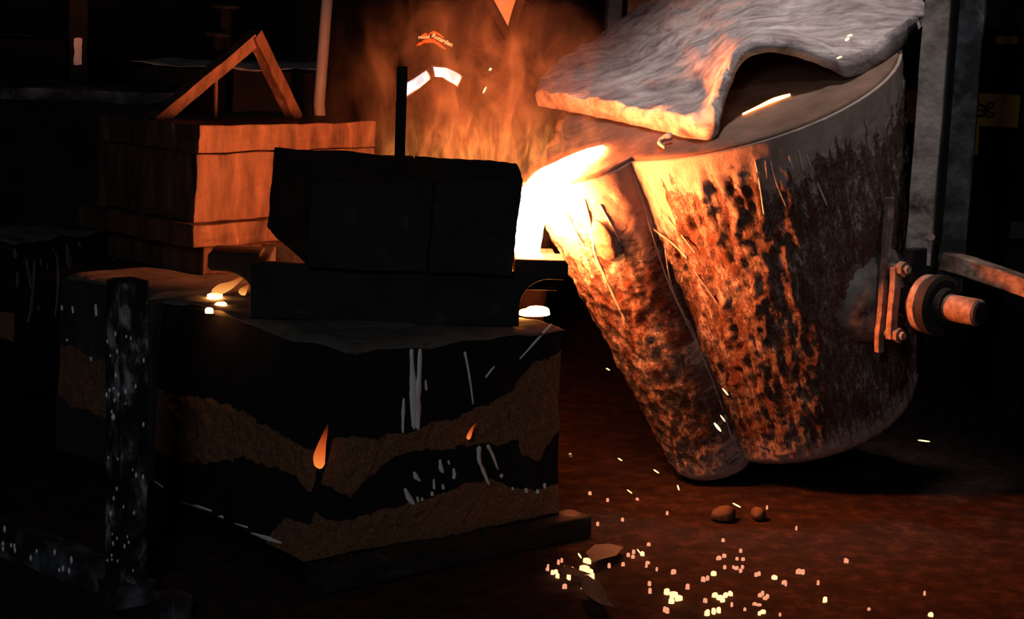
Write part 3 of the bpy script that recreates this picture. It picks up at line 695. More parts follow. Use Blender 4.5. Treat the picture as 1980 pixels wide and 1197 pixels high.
# ------------------------------------------------------------------ bail arm that carries the ladle
def bail():
    s0, tx = LOC['s0'], LOC['tx']; d = s0[1] - .10
    lo = at(1778, 512, d); hi = at(1814, -60, d); 
    t = thing('ladle_bail', lo, 'tall pitted steel bail leg beside the ladle with a cross bar', 'bail')
    up = unit(hi - lo); up = V(0, 0, 1); L = 1.35
    ux = unit(V(.80, -.60, 0)) * 1; uy = V(-ux[1], ux[0], 0)
    fx = unit(V(1, -.42, 0)); fy = V(-fx[1], fx[0], 0)
    a = at(1775, 512, d); 
    rough('front_bar', box(a, fx, fy, up, .088, .03, L), 'pitted_steel', t, n=16, jit=.004, js=8, bev=.003)
    b = at(1842, 470, d + .10); b2 = at(1836, 562, d + .10); rough('rear_bar', box(b2, fx, fy, up, .092, .03, L + b[2] - b2[2]), 'flaked_steel', t, n=16, jit=.004, js=8, bev=.003)
    w = (a + b) / 2; rough('web', box(V(w[0], w[1], b[2]), fx, fy, up, .016, .12, L - .05), 'soot', t, n=6, jit=.002, js=8)
    # link down to the trunnion neck
    e = s0 + tx * .19; rough('bearing_block', box(V(e[0], e[1] + .03, e[2] + .06), tx, np.cross(tx, up), up, .04, .12, a[2] - e[2] + .0), 'soot', t, n=8, jit=.006, js=10, bev=.006)
    p = at(1832, 486, d + .07); q = at(2080, 567, d - .25); ax = unit(q - p); sd = unit(np.cross(ax, up)); uu = np.cross(sd, ax)
    rough('cross_bar', box(p - uu * .03, sd, uu, ax, .07, .062, np.linalg.norm(q - p)), 'bare_steel', t, n=12, jit=.004, js=10, bev=.004)
    vs, fs = sweep([at(1800, 458, d - .03), at(1800, 462, d + .06)], .014, seg=10); obj('pin', vs, fs, 'bare_steel', t)
    vs, fs = sweep([at(1842, 548, d + .03), at(1842, 548, d + .13)], .022, seg=14); obj('pin', vs, fs, 'black_iron', t)
bail()

# ------------------------------------------------------------------ fibre blanket
def blanket():
    LU = .016
    front = [(1040, 205, 0), (1085, 214, 0), (1130, 222, 0), (1210, 240, 0), (1290, 258, 0), (1345, 272, 0), (1385, 262, .01), (1400, 205, .075), (1434, 126, .16), (1480, 102, .175), (1540, 112, .12), (1600, 132, .055), (1645, 150, .01), (1700, 124, 0), (1745, 92, 0), (1782, 52, 0)]
    back = [(1046, 190, 0), (1060, 172, 0), (1085, 152, 0), (1120, 128, 0), (1160, 98, 0), (1205, 66, .02), (1250, 30, .06), (1300, 10, .10), (1370, 0, .13), (1440, -10, .15), (1510, -15, .15), (1580, -15, .14), (1650, -10, .12), (1720, 0, .07), (1770, 15, .03), (1800, 40, 0)]
    def base(x, y, h): return on_plane(x, y, LC + AX * (LU + h), AX) - AX * h
    nu, nv = 150, 70
    Fb = catmull([base(*p) for p in front], nu); Bb = catmull([base(*p) for p in back], nu)
    Fh = catmull([(p[2], 0, 0) for p in front], nu)[:, 0]; Bh = catmull([(p[2], 0, 0) for p in back], nu)[:, 0]
    T = .068; top = np.zeros((nu, nv, 3)); bot = np.zeros((nu, nv, 3))
    for i in range(nu):
        for j in range(nv):
            v = j / (nv - 1); p = Fb[i] * (1 - v) + Bb[i] * v
            h = max(Fh[i], 0) * (1 - v) ** 2.2 + max(Bh[i], 0) * v ** 1.2
            e = min(i / (nu - 1), 1 - i / (nu - 1), v, 1 - v)
            p = p + AX * h
            fr = .006 * fbm(p, 28, 4) * (1 if e < .04 else .4)
            t_ = T * (1 - .35 * max(0, 1 - e * 30)) * (1 + .25 * fbm(p, 6, 3))
            wrk = .007 * noise.fractal(Vector((p[0] * 2.5, p[1] * 6, p[2] * 9)), .9, 2, 4)
            jit = np.array(noise.noise_vector(Vector(p * 22))) * (.008 if e < .02 else .001)
            bot[i, j] = p + jit * .6 + AX * .002; top[i, j] = p + AX * (t_ + wrk + fr) + jit
    vs = list(top.reshape(-1, 3)) + list(bot.reshape(-1, 3)); n = nu * nv
    fs = grid_faces(nu, nv) + [tuple(reversed(f)) for f in grid_faces(nu, nv, n)]
    def side(idx):
        K = 3
        for a, b in zip(idx[:-1], idx[1:]): fs.append((a, b, n + b, n + a))
    side([i * nv for i in range(nu)]); side([i * nv + nv - 1 for i in range(nu)][::-1]); side(list(range(nv))[::-1]); side([(nu - 1) * nv + j for j in range(nv)])
    o = obj('fibre_blanket', vs, fs, 'fibre_wool', None, smooth=True)
    tag(o, 'thick white ceramic fibre blanket with a curled up corner lying on the ladle', 'blanket')
    # torn tuft hanging at the front edge
    P = [on_plane(x, y, LC + AX * (.02 + h), AX) for x, y, h in ((1300, 262, .02), (1284, 268, .018), (1276, 276, .012), (1284, 287, .006))]
    vs, fs = sweep(catmull(P, 10), [.012, .014, .013, .011, .010, .009, .008, .007, .006, .004], seg=8, rough_=.006)
    t2 = obj('torn_tuft', vs, fs, 'fibre_wool', o, smooth=True)
blanket()

# ------------------------------------------------------------------ molten metal
def molten():
    pl = lambda x, y, h=.02: on_plane(x, y, LC + AX * h, AX)
    dl = LDEP / 6.5 * 6.10
    pts = [pl(1166, 284, .018), pl(1135, 297, .024), pl(1098, 318, .028), pl(1060, 345, .034), at(1034, 385, 6.15), at(1022, 435, 6.11), at(1019, 490, 6.10), at(1019, 547, 6.10)]
    path = catmull(pts, 60)
    w = np.interp(np.linspace(0, 1, 60), np.linspace(0, 1, 8), [.012, .050, .066, .082, .082, .066, .050, .042])
    th = np.interp(np.linspace(0, 1, 60), np.linspace(0, 1, 8), [.006, .010, .016, .03, .045, .045, .040, .036])
    vs, fs = sweep(path, list(w), list(th), seg=20, side=np.cross(DD, V(0, 0, 1)), rough_=.003)
    o = obj('molten_stream', vs, fs, 'molten', None, smooth=True)
    tag(o, 'white hot molten metal stream falling from the ladle spout into the basin', 'molten metal')
    for (x, y, r, lab) in ((1036, 600, .055, 'white hot spilled metal puddle on the paper beside the right basin foot'), (415, 571, .022, 'glowing metal puddle below the trailing flame on the paper'),
                           (428, 588, .016, 'small round glowing metal drop on the paper'), (404, 599, .011, 'smallest glowing metal drop on the paper near the post')):
        c = atz(x, y, ZT + .026); vs, fs = [], []
        for j, (q, z) in enumerate(((1.0, -.010), (.95, .002), (.6, .006), (.05, .007))):
            for k in range(20):
                a = 2 * math.pi * k / 20; rr = r * q * (1 + .22 * math.sin(2 * a + x) + .12 * math.sin(3 * a + y)); vs.append(c + V(rr * math.cos(a), rr * 1.25 * math.sin(a), z))
        fs = [(j * 20 + k, j * 20 + (k + 1) % 20, (j + 1) * 20 + (k + 1) % 20, (j + 1) * 20 + k) for j in range(3) for k in range(20)]; fs += [tuple(60 + k for k in range(20)), tuple(range(19, -1, -1))]
        tag(obj('molten_puddle', vs, fs, 'molten_dim' if r > .04 else 'drop_glow', None, smooth=True), lab, 'molten metal', 'molten puddles on the paper')
molten()

# ------------------------------------------------------------------ flames
def flame_mat(name, lo, hi, sl, sh):
    m, nt, b = newmat(name); tc = N(nt, 'ShaderNodeTexCoord'); sp = N(nt, 'ShaderNodeSeparateXYZ'); nt.links.new(tc.outputs['Generated'], sp.inputs[0])
    c = ramp(nt, sp.outputs[2], [(0.0, lo), (.35, hi), (1.0, (hi[0] * .8, hi[1] * .5, hi[2] * .5))]); s = ramp(nt, sp.outputs[2], [(0.0, sl), (.35, sh), (1.0, sh * .25)])
    em = N(nt, 'ShaderNodeEmission'); nt.links.new(c, em.inputs[0]); mu = N(nt, 'ShaderNodeMath', operation='MULTIPLY'); mu.inputs[1].default_value = 1.0; nt.links.new(s, mu.inputs[0]); nt.links.new(mu.outputs[0], em.inputs[1])
    tr = N(nt, 'ShaderNodeBsdfTransparent'); mx = N(nt, 'ShaderNodeMixShader'); f = ramp(nt, sp.outputs[2], [(0.0, .95), (.55, .75), (1.0, .08)])
    nt.links.new(f, mx.inputs[0]); nt.links.new(tr.outputs[0], mx.inputs[1]); nt.links.new(em.outputs[0], mx.inputs[2]); nt.links.new(mx.outputs[0], nt.nodes['Material Output'].inputs[0])
flame_mat('flame', (1.0, .30, .05), (1.0, .16, .03), 1.0, .75)
flame_mat('flame_hot', (1.0, .55, .15), (1.0, .33, .07), 1.0, .9)
def flame(pts, r, mat, label, flatten=.6):
    path = catmull(pts, 16); w = np.interp(np.linspace(0, 1, 16), [0, .12, .3, .6, 1], [.25, .9, 1, .55, .04]) * r
    vs, fs = sweep(path, list(w), list(w * flatten), seg=12, side=(1, 0, 0)); tag(obj('flame', vs, fs, mat, None, smooth=True), label, 'flame', 'small flames on the moulds')
cF = NC - UR * .05 - UL * .05
flame([at(x, y, 5.335) for x, y in ((620, 906), (617, 888), (622, 862), (629, 838), (634, 820))], .018, 'flame', 'small orange flame licking out of the front mould corner')
fp = lambda x, y: on_plane(x, y, NC - UL * .035, -UL)
flame([fp(x, y) for x, y in ((905, 850), (908, 840), (915, 825), (924, 816))], .007, 'flame', 'faint thin flame on the upper sand band of the front mould')
zc = atz(415, 568, ZT + .03)
flame([atz(412, 570, ZT + .03), at(425, 560, zc[1]), at(445, 552, zc[1] + .01), at(462, 541, zc[1] + .02), at(480, 527, zc[1] + .03)], .020, 'flame_hot', 'yellow flame trailing over the paper beside the left basin foot')
flame([atz(466, 570, ZT + .03), at(470, 563, zc[1]), at(476, 556, zc[1]), at(482, 548, zc[1])], .014, 'flame_hot', 'short yellow flame against the left basin foot')

# ------------------------------------------------------------------ floor: glowing splashes, sparks, scraps
def floor_bits():
    def blob(nm, c, rx, ry, h, mat, label, cat, group, rot=0.0):
        vs = []; n = 9
        for q, z in ((1.0, -.012), (.92, h * .5), (.45, h)):
            for k in range(n):
                a = 2 * math.pi * k / n; w = 1 + .22 * math.sin(2 * a + c[0] * 90) + .15 * math.sin(3 * a + c[1] * 70)
                x, y = rx * q * w * math.cos(a), ry * q * w * math.sin(a); vs.append(V(c[0] + x * math.cos(rot) - y * math.sin(rot), c[1] + x * math.sin(rot) + y * math.cos(rot), c[2] + z))
        fs = [(j * n + k, j * n + (k + 1) % n, (j + 1) * n + (k + 1) % n, (j + 1) * n + k) for j in range(2) for k in range(n)] + [tuple(2 * n + k for k in range(n)), tuple(range(n - 1, -1, -1))]
        return tag(obj(nm, vs, fs, mat, None, smooth=True), label, cat, group)
    hot = [(1242, 1070, 5), (1380, 1108, 5), (1497, 1116, 6), (1290, 1142, 6), (1303, 1148, 8), (1312, 1155, 7), (1298, 1160, 6), (1383, 1150, 7), (1392, 1155, 8), (1403, 1150, 7), (1412, 1147, 6), (1397, 1160, 5), (1368, 1183, 7), (1380, 1180, 6), (1390, 1178, 5),
           (1475, 1183, 6), (1468, 1186, 4), (1130, 1097, 9), (1140, 1104, 7), (1145, 1112, 7), (1136, 1083, 8), (1190, 1062, 5), (1158, 1068, 6), (1075, 1105, 4), (1068, 1106, 4), (1078, 1112, 5), (1100, 1114, 5), (1135, 1132, 9), (1145, 1138, 8), (1158, 1136, 6), (1160, 1150, 7), (1595, 1158, 5), (1800, 1188, 6), (1106, 1100, 5), (1092, 1098, 4)]
    warm = [(1390, 1078, 8), (1400, 1074, 6), (1432, 1064, 4), (1437, 1081, 5), (1425, 1080, 4), (1424, 1098, 6), (1432, 1103, 6), (1436, 1096, 5), (1418, 1096, 3), (1462, 1110, 5), (1468, 1108, 4), (1517, 1125, 6), (1520, 1128, 4), (1636, 1083, 8), (1545, 1103, 7), (1553, 1104, 5), (1470, 1150, 6), (1480, 1156, 6), (1475, 1146, 5), (1484, 1152, 5), (1460, 1168, 6), (1468, 1170, 5),
            (1285, 1176, 5), (1290, 1178, 6), (1302, 1104, 6), (1256, 1127, 5), (1232, 965, 4), (1290, 991, 3), (1156, 1012, 5), (1204, 1004, 4), (1254, 1052, 4), (1141, 953, 5), (1398, 1044, 4), (1175, 966, 4), (1330, 1132, 5), (1257, 1140, 4), (1360, 1118, 5), (1368, 1116, 4), (1401, 1096, 5), (1215, 1072, 4), (1224, 1076, 4), (1225, 1066, 5), (1252, 1088, 5), (1250, 1094, 4),
            (1415, 1168, 5), (1364, 1160, 5), (1092, 1132, 5), (1080, 1085, 4), (1086, 1082, 3), (1059, 1100, 4), (1060, 1094, 3), (1582, 1125, 4), (1680, 1178, 4), (1788, 1146, 4), (1508, 1188, 3), (1483, 980, 3), (1540, 1020, 3), (1178, 1092, 5), (1205, 1090, 4), (1440, 1178, 4), (1270, 1100, 4)]
    for i, (x, y, r) in enumerate(hot):
        c = atz(x, y, .004); s = c[1] / F * r; blob('ember', c, s * .8, s * 1.05, .006, 'ember_hot', 'white hot metal splash among the burnt paper scraps' if x < 1200 else 'white hot metal splash out on the bare brown sand floor', 'ember', 'white hot splashes among the scraps' if x < 1200 else 'white hot splashes on the bare sand', i)
    for i, (x, y, r) in enumerate(warm):
        c = atz(x, y, .004); s = c[1] / F * r; blob('ember', c, s * .68, s * .85, .005, 'ember_warm', 'dull orange metal fleck near the burnt paper scraps' if x < 1230 and y > 1040 else 'dull orange metal fleck out on the bare brown sand floor', 'ember', 'dull orange flecks near the scraps' if x < 1230 and y > 1040 else 'dull orange flecks on the bare sand', i)
    # sparks in the air
    for i, (x0, y0, x1, y1, d, r) in enumerate(((1381, 818, 1394, 834, 5.95, 4), (1393, 803, 1402, 815, 5.95, 2), (1397, 751, 1408, 764, 5.95, 2.2), (1264, 908, 1274, 915, 5.8, 2), (1195, 886, 1203, 891, 5.8, 1.6), (1417, 973, 1432, 981, 5.7, 2), (1775, 851, 1798, 854, 5.9, 2),
                                                   (1310, 938, 1313, 948, 5.9, 2), (1118, 1070, 1124, 1079, 5.3, 2.4), (1232, 1062, 1240, 1072, 5.2, 1.6), (1172, 712, 1179, 716, 5.9, 1.8), (1213, 947, 1222, 954, 5.7, 1.5), (1634, 78, 1642, 74, 6.15, 4), (1638, 70, 1648, 67, 6.15, 3), (1618, 113, 1628, 109, 6.1, 3), (934, 180, 940, 168, 6.5, 2), (946, 136, 950, 132, 6.6, 3))):
        a, b = at(x0, y0, d), at(x1, y1, d); s = d / F * r
        vs, fs = sweep([a, a * .7 + b * .3, a * .3 + b * .7, b], [s * .25, s * .6, s * .6, s * .25], seg=6)
        tag(obj('spark', vs, fs, 'spark_glow', None, smooth=True), *(('tiny yellow spark above the white fibre blanket', 'spark', 'sparks above the blanket') if y0 < 130 and x0 > 1500 else ('tiny spark in the smoke beside the worker sleeve', 'spark', 'sparks in the smoke') if y0 < 300 else ('tiny yellow spark in front of the ladle side', 'spark', 'sparks before the ladle') if y0 < 830 else ('tiny yellow spark flying low over the floor', 'spark', 'sparks low over the floor')))
    # scraps
    def scrap(px, label, curl, z0=.006):
        P = [atz(x, y, z0) for x, y in px]; c = sum(P) / len(P); vs, fs = [], []; n = 14; m = len(P)
        for i in range(m):
            for j in range(n):
                q = j / (n - 1); p = c * (1 - q) + P[i] * q
                h = curl * q * q * (.5 + .8 * nz(p * 1.0 + V(i * .3, 0, 0), 12)) ; vs.append(p + V(0, 0, .004 + max(h, -.004) + .004 * fbm(p, 25, 2)))
        fs = grid_faces(m, n, 0, wrap=True)
        o = obj('paper_scrap', vs, fs, 'paper', None, smooth=True, merge=True); md = o.modifiers.new('t', 'SOLIDIFY'); md.thickness = .002
        tag(o, label, 'paper scrap', 'burnt paper scraps on the floor'); return o
    scrap([(1132, 1074), (1150, 1062), (1180, 1060), (1205, 1068), (1192, 1084), (1160, 1092), (1146, 1096)], 'torn paper scrap glowing orange on the floor, largest of the three', .02)
    scrap([(1083, 1108), (1095, 1098), (1122, 1108), (1142, 1118), (1120, 1120), (1090, 1116)], 'small holed paper scrap among the hot splashes', .012)
    scrap([(1122, 1150), (1132, 1138), (1160, 1150), (1170, 1172), (1190, 1186), (1160, 1188), (1130, 1170)], 'curled paper scrap by the lower edge of the floor', .05)
    c = atz(1400, 996, .012); o = blob('sand_clod', c, .045, .035, .03, 'clod', 'rounded sand clod on the floor below the ladle', 'clod', None)
    c = atz(1466, 994, .012); blob('sand_clod', c, .03, .03, .022, 'clod', 'smaller grey clod in the ladle shadow', 'clod', None)
floor_bits()

# ------------------------------------------------------------------ the worker behind
def skin_mesh(name, joints, edges, root, mat, parent, sub=2):
    me = bpy.data.meshes.new(name + '_src'); names = list(joints); me.from_pydata([tuple(joints[k][0]) for k in names], [(names.index(a), names.index(b)) for a, b in edges], [])
    o = bpy.data.objects.new(name, me); COL.objects.link(o)
    md = o.modifiers.new('skin', 'SKIN'); md.use_smooth_shade = True
    for i, k in enumerate(names):
        r = joints[k][1]; sv = me.skin_vertices[0].data[i]; sv.radius = r if isinstance(r, tuple) else (r, r); sv.use_root = (k == root)
    s = o.modifiers.new('sub', 'SUBSURF'); s.levels = sub; s.render_levels = sub
    dg = bpy.context.evaluated_depsgraph_get(); ev = o.evaluated_get(dg); nm = bpy.data.meshes.new_from_object(ev)
    vs = [np.array(v.co) for v in nm.vertices]; fs = [tuple(p.vertices) for p in nm.polygons]
    bpy.data.objects.remove(o); bpy.data.meshes.remove(me)
    return vs, fs
PD = 7.55
def worker():
    px = lambda x, y, d=PD: at(x, y, d)
    sh_r = px(812, 25); sh_l = px(1105, 25, PD + .15); neck = px(972, 6, PD + .02); chest = px(965, 120, PD + .03)
    base_z = .32
    pel = V(chest[0] + .05, chest[1] + .05, base_z + .95)
    t = thing('person', V(pel[0], pel[1], base_z), 'person in dark work jacket with white reflective tape on the raised sleeve', 'person')
    el_r = px(842, 172, PD - .27); ha_r = px(872, 372, PD - .34)
    J = {'pelvis': (pel, (.17, .13)), 'waist': ((pel + chest) / 2, (.17, .13)), 'chest': (chest, (.20, .13)), 'upper': (chest * .35 + neck * .65 - V(0, 0, .03), (.17, .105)), 'neck': (neck, .062), 'skull': (neck + V(.01, -.03, .12), (.075, .085)), 'crown': (neck + V(.01, -.04, .24), (.07, .085)),
         'sh_r': (sh_r, .105), 'arm_r': ((sh_r + el_r) / 2, .112), 'el_r': (el_r, .092), 'fore_r': ((el_r + ha_r) / 2, .07), 'wr_r': (ha_r, .042),
         'sh_l': (sh_l, .10), 'el_l': (sh_l + V(.06, -.02, -.32), .08), 'wr_l': (sh_l + V(-.02, -.25, -.48), .042)}
    for s, k in ((-1, 'r'), (1, 'l')):
        J['hip_' + k] = (pel + V(s * .10, 0, -.08), .11); J['knee_' + k] = (pel + V(s * .12, -.03, -.50), .075); J['ankle_' + k] = (V(pel[0] + s * .13, pel[1], base_z + .09), .055); J['toe_' + k] = (V(pel[0] + s * .14, pel[1] - .17, base_z + .045), .045)
    E = [('pelvis', 'waist'), ('waist', 'chest'), ('chest', 'upper'), ('upper', 'neck'), ('neck', 'skull'), ('skull', 'crown'), ('upper', 'sh_r'), ('sh_r', 'arm_r'), ('arm_r', 'el_r'), ('el_r', 'fore_r'), ('fore_r', 'wr_r'), ('upper', 'sh_l'), ('sh_l', 'el_l'), ('el_l', 'wr_l')]
    for k in 'rl': E += [('pelvis', 'hip_' + k), ('hip_' + k, 'knee_' + k), ('knee_' + k, 'ankle_' + k), ('ankle_' + k, 'toe_' + k)]
    vs, fs = skin_mesh('body', J, E, 'pelvis', 'jacket', t)
    vs = [v + .012 * np.array(noise.noise_vector(Vector(v * 7))) for v in vs]
    o = obj('body', vs, fs, 'jacket', t, smooth=True); me = o.data; me.materials.append(MATS['skin'])
    org = ORG[o.name]; zn = neck[2] - .02
    for p in me.polygons:
        c = np.array(p.center) + org
        if c[2] > zn + .0 and abs(c[0] - neck[0]) < .1: p.material_index = 1
        for k in ('wr_r', 'wr_l'):
            if np.linalg.norm(c - J[k][0]) < .06: p.material_index = 1
    # head details: helmet, nose, ears
    hc = J['crown'][0]; vs, fs = [], []
    for i in range(9):
        a = math.pi / 2 * i / 8
        for k in range(24):
            b = 2 * math.pi * k / 24; br = .035 if i == 0 and math.sin(b) < 0 else 0; vs.append(hc + V((.112 + br * .3) * math.cos(a) * math.cos(b), (.135 + br) * math.cos(a) * math.sin(b) + .01, .13 * math.sin(a) + .01))
    obj('helmet', vs, grid_faces(9, 24) + [(i * 24 + 23, (i + 1) * 24 + 23, (i + 1) * 24, i * 24) for i in range(8)], 'helmet_plastic', t, smooth=True)
    nb = J['skull'][0] + V(0, -.10, .05); vs, fs = sweep([nb + V(0, .02, .04), nb + V(0, -.005, .0), nb + V(0, .012, -.015)], [.010, .017, .010], seg=8); obj('nose', vs, fs, 'skin', t, smooth=True)
    for s in (-1, 1):
        eb = J['skull'][0] + V(s * .088, .0, .05); vs, fs = sweep([eb + V(0, 0, .03), eb, eb - V(0, 0, .028)], [.012, .02, .01], [.005, .008, .005], seg=8, side=(0, 1, 0)); obj('ear', vs, fs, 'skin', t, smooth=True)
        ey = J['skull'][0] + V(s * .032, -.083, .065); vs, fs = sweep([ey + V(-.012, 0, 0), ey, ey + V(.012, 0, 0)], [.003, .008, .003], seg=8); obj('eye', vs, fs, 'print_white', t, smooth=True)
    mb = J['skull'][0] + V(0, -.088, -.012); vs, fs = sweep([mb + V(-.025, .006, 0), mb, mb + V(.025, .006, 0)], [.003, .007, .003], seg=8); obj('mouth', vs, fs, 'red_rust', t, smooth=True)
    # open collar: skin below the throat
    A_, B_, C_ = px(935, -6, PD - .135), px(1010, -6, PD - .115), px(985, 66, PD - .135); vs = []; n = 10
    for i in range(n):
        for j in range(n):
            u, v = i / (n - 1), j / (n - 1); p = (A_ * (1 - u) + B_ * u) * (1 - v) + C_ * v; vs.append(p + V(0, -.02 * math.sin(math.pi * u) * (1 - v), 0))
    o = obj('bare_chest', vs, grid_faces(n, n), 'skin', t, smooth=True); md = o.modifiers.new('t', 'SOLIDIFY'); md.thickness = .05; md.offset = -1
    for a, b in ((A_, C_), (B_, C_)):
        vs, fs = sweep(catmull([a + V(0, 0, .02), (a + b) / 2 + V(0, -.01, 0), b - V(0, 0, .02)], 8), .020, .012, seg=8); obj('collar_flap', vs, fs, 'jacket', t, smooth=True)
    # hands holding a tool handle (fingers curl round it)
    for w, k in ((ha_r, 1), (J['wr_l'][0], -1)):
        d = V(0, -.35, -1.0); d = unit(d); sd = V(1, 0, 0)
        vs, fs = sweep([w, w + d * .05, w + d * .09], [.035, .042, .036], [.02, .022, .018], seg=10, side=sd); pm = obj('palm', vs, fs, 'skin', t, smooth=True)
        for i in range(4):
            f0 = w + d * .085 + sd * (-.030 + .020 * i); L = (.028, .034, .032, .024)[i]
            vs, fs = sweep([f0, f0 + d * L, f0 + d * L + V(0, .022, -.012), f0 + d * L * .6 + V(0, .04, -.006)], [.010, .0095, .009, .007], seg=7); obj('finger', vs, fs, 'skin', pm, smooth=True)
        f0 = w + d * .03 + sd * .035 * k; vs, fs = sweep([f0, f0 + sd * .022 * k + d * .025, f0 + sd * .012 * k + d * .05 + V(0, .02, 0)], [.013, .011, .008], seg=7); obj('thumb', vs, fs, 'skin', pm, smooth=True)
    # reflective tape: folded silver band over the sleeve
    hv = unit(unit(V(*LAMP) - at(838, 150, PD - .36)) + unit(CAM - at(838, 150, PD - .36)))
    p0 = at(838, 145, PD - .37); ts = unit(np.cross(hv, V(0, 0, 1)))
    for quad, tilt in (([(764, 170), (800, 150), (829, 131), (834, 152), (812, 170), (766, 204)], -.03), ([(832, 126), (862, 128), (884, 138), (896, 146), (886, 168), (870, 160), (854, 150), (837, 149)], .03)):
        n_ = unit(hv + V(tilt, 0, 0)); P = [on_plane(x, y, p0, n_) for x, y in quad]; c = sum(P) / len(P); m = len(P); vs = []
        for q in (0, .45, .8, 1.0): vs += [c * (1 - q) + p * q + hv * .003 * nz(c * (1 - q) + p * q, 25) for p in P]
        fs = [(a * m + k, a * m + (k + 1) % m, (a + 1) * m + (k + 1) % m, (a + 1) * m + k) for a in range(3) for k in range(m)]
        o = obj('reflective_tape', vs, fs, 'tape_silver', t, smooth=True, merge=True); md = o.modifiers.new('t', 'SOLIDIFY'); md.thickness = .03; md.offset = -1
    o['label'] = 'bright white reflective tape band'
    # sleeve emblem: orange waves and pale lettering
    ed = PD - .235
    em = [[(808, 84), (822, 81), (832, 78), (845, 82), (858, 92)], [(805, 87), (820, 85), (833, 82), (848, 88), (862, 95)], [(815, 70), (822, 66), (826, 68)], [(830, 66), (838, 62), (848, 66), (858, 73)], [(816, 80), (826, 77), (836, 77), (850, 84)]]
    for st in em:
        vs, fs = sweep(catmull([at(x, y, ed) for x, y in st], 12), list(.004 * np.sin(np.linspace(.3, math.pi - .3, 12)) + .001), .002, seg=6, side=(0, 0, 1)); e = obj('emblem_wave', vs, fs, 'print_orange', t, smooth=True)
    for txt, (x, y), sz, rot, mt in (('Rotarden', (834, 71), .0235, -24, 'print_white'), ('round', (809, 75), .018, 6, 'print_white'), ('art it', (816, 93), .014, 2, 'jacket')):
        cu = bpy.data.curves.new('lettering', 'FONT'); cu.body = txt; cu.size = sz; cu.extrude = .0008; cu.offset = .0006
        tmp = bpy.data.objects.new('lettering', cu); COL.objects.link(tmp); dg = bpy.context.evaluated_depsgraph_get(); m_ = bpy.data.meshes.new_from_object(tmp.evaluated_get(dg))
        bpy.data.objects.remove(tmp)
        a = math.radians(rot); o3 = at(x, y, ed - .003); ex = V(math.cos(a), 0, math.sin(a)); ez = V(-math.sin(a), 0, math.cos(a))
        vs = [o3 + ex * v.co.x + ez * v.co.y + V(0, -1, 0) * v.co.z for v in m_.vertices]; fs = [tuple(p.vertices) for p in m_.polygons]
        obj('lettering', vs, fs, mt, t)
    # platform he stands on
    p = rough('steel_platform', box(V(pel[0] - .10, pel[1] + .1, 0), V(1, 0, 0), V(0, 1, 0), V(0, 0, 1), .60, .9, base_z), 'soot', n=4, jit=.003, bev=.006)
    tag(p, 'low sooty platform under the worker behind the pour', 'platform')
worker()

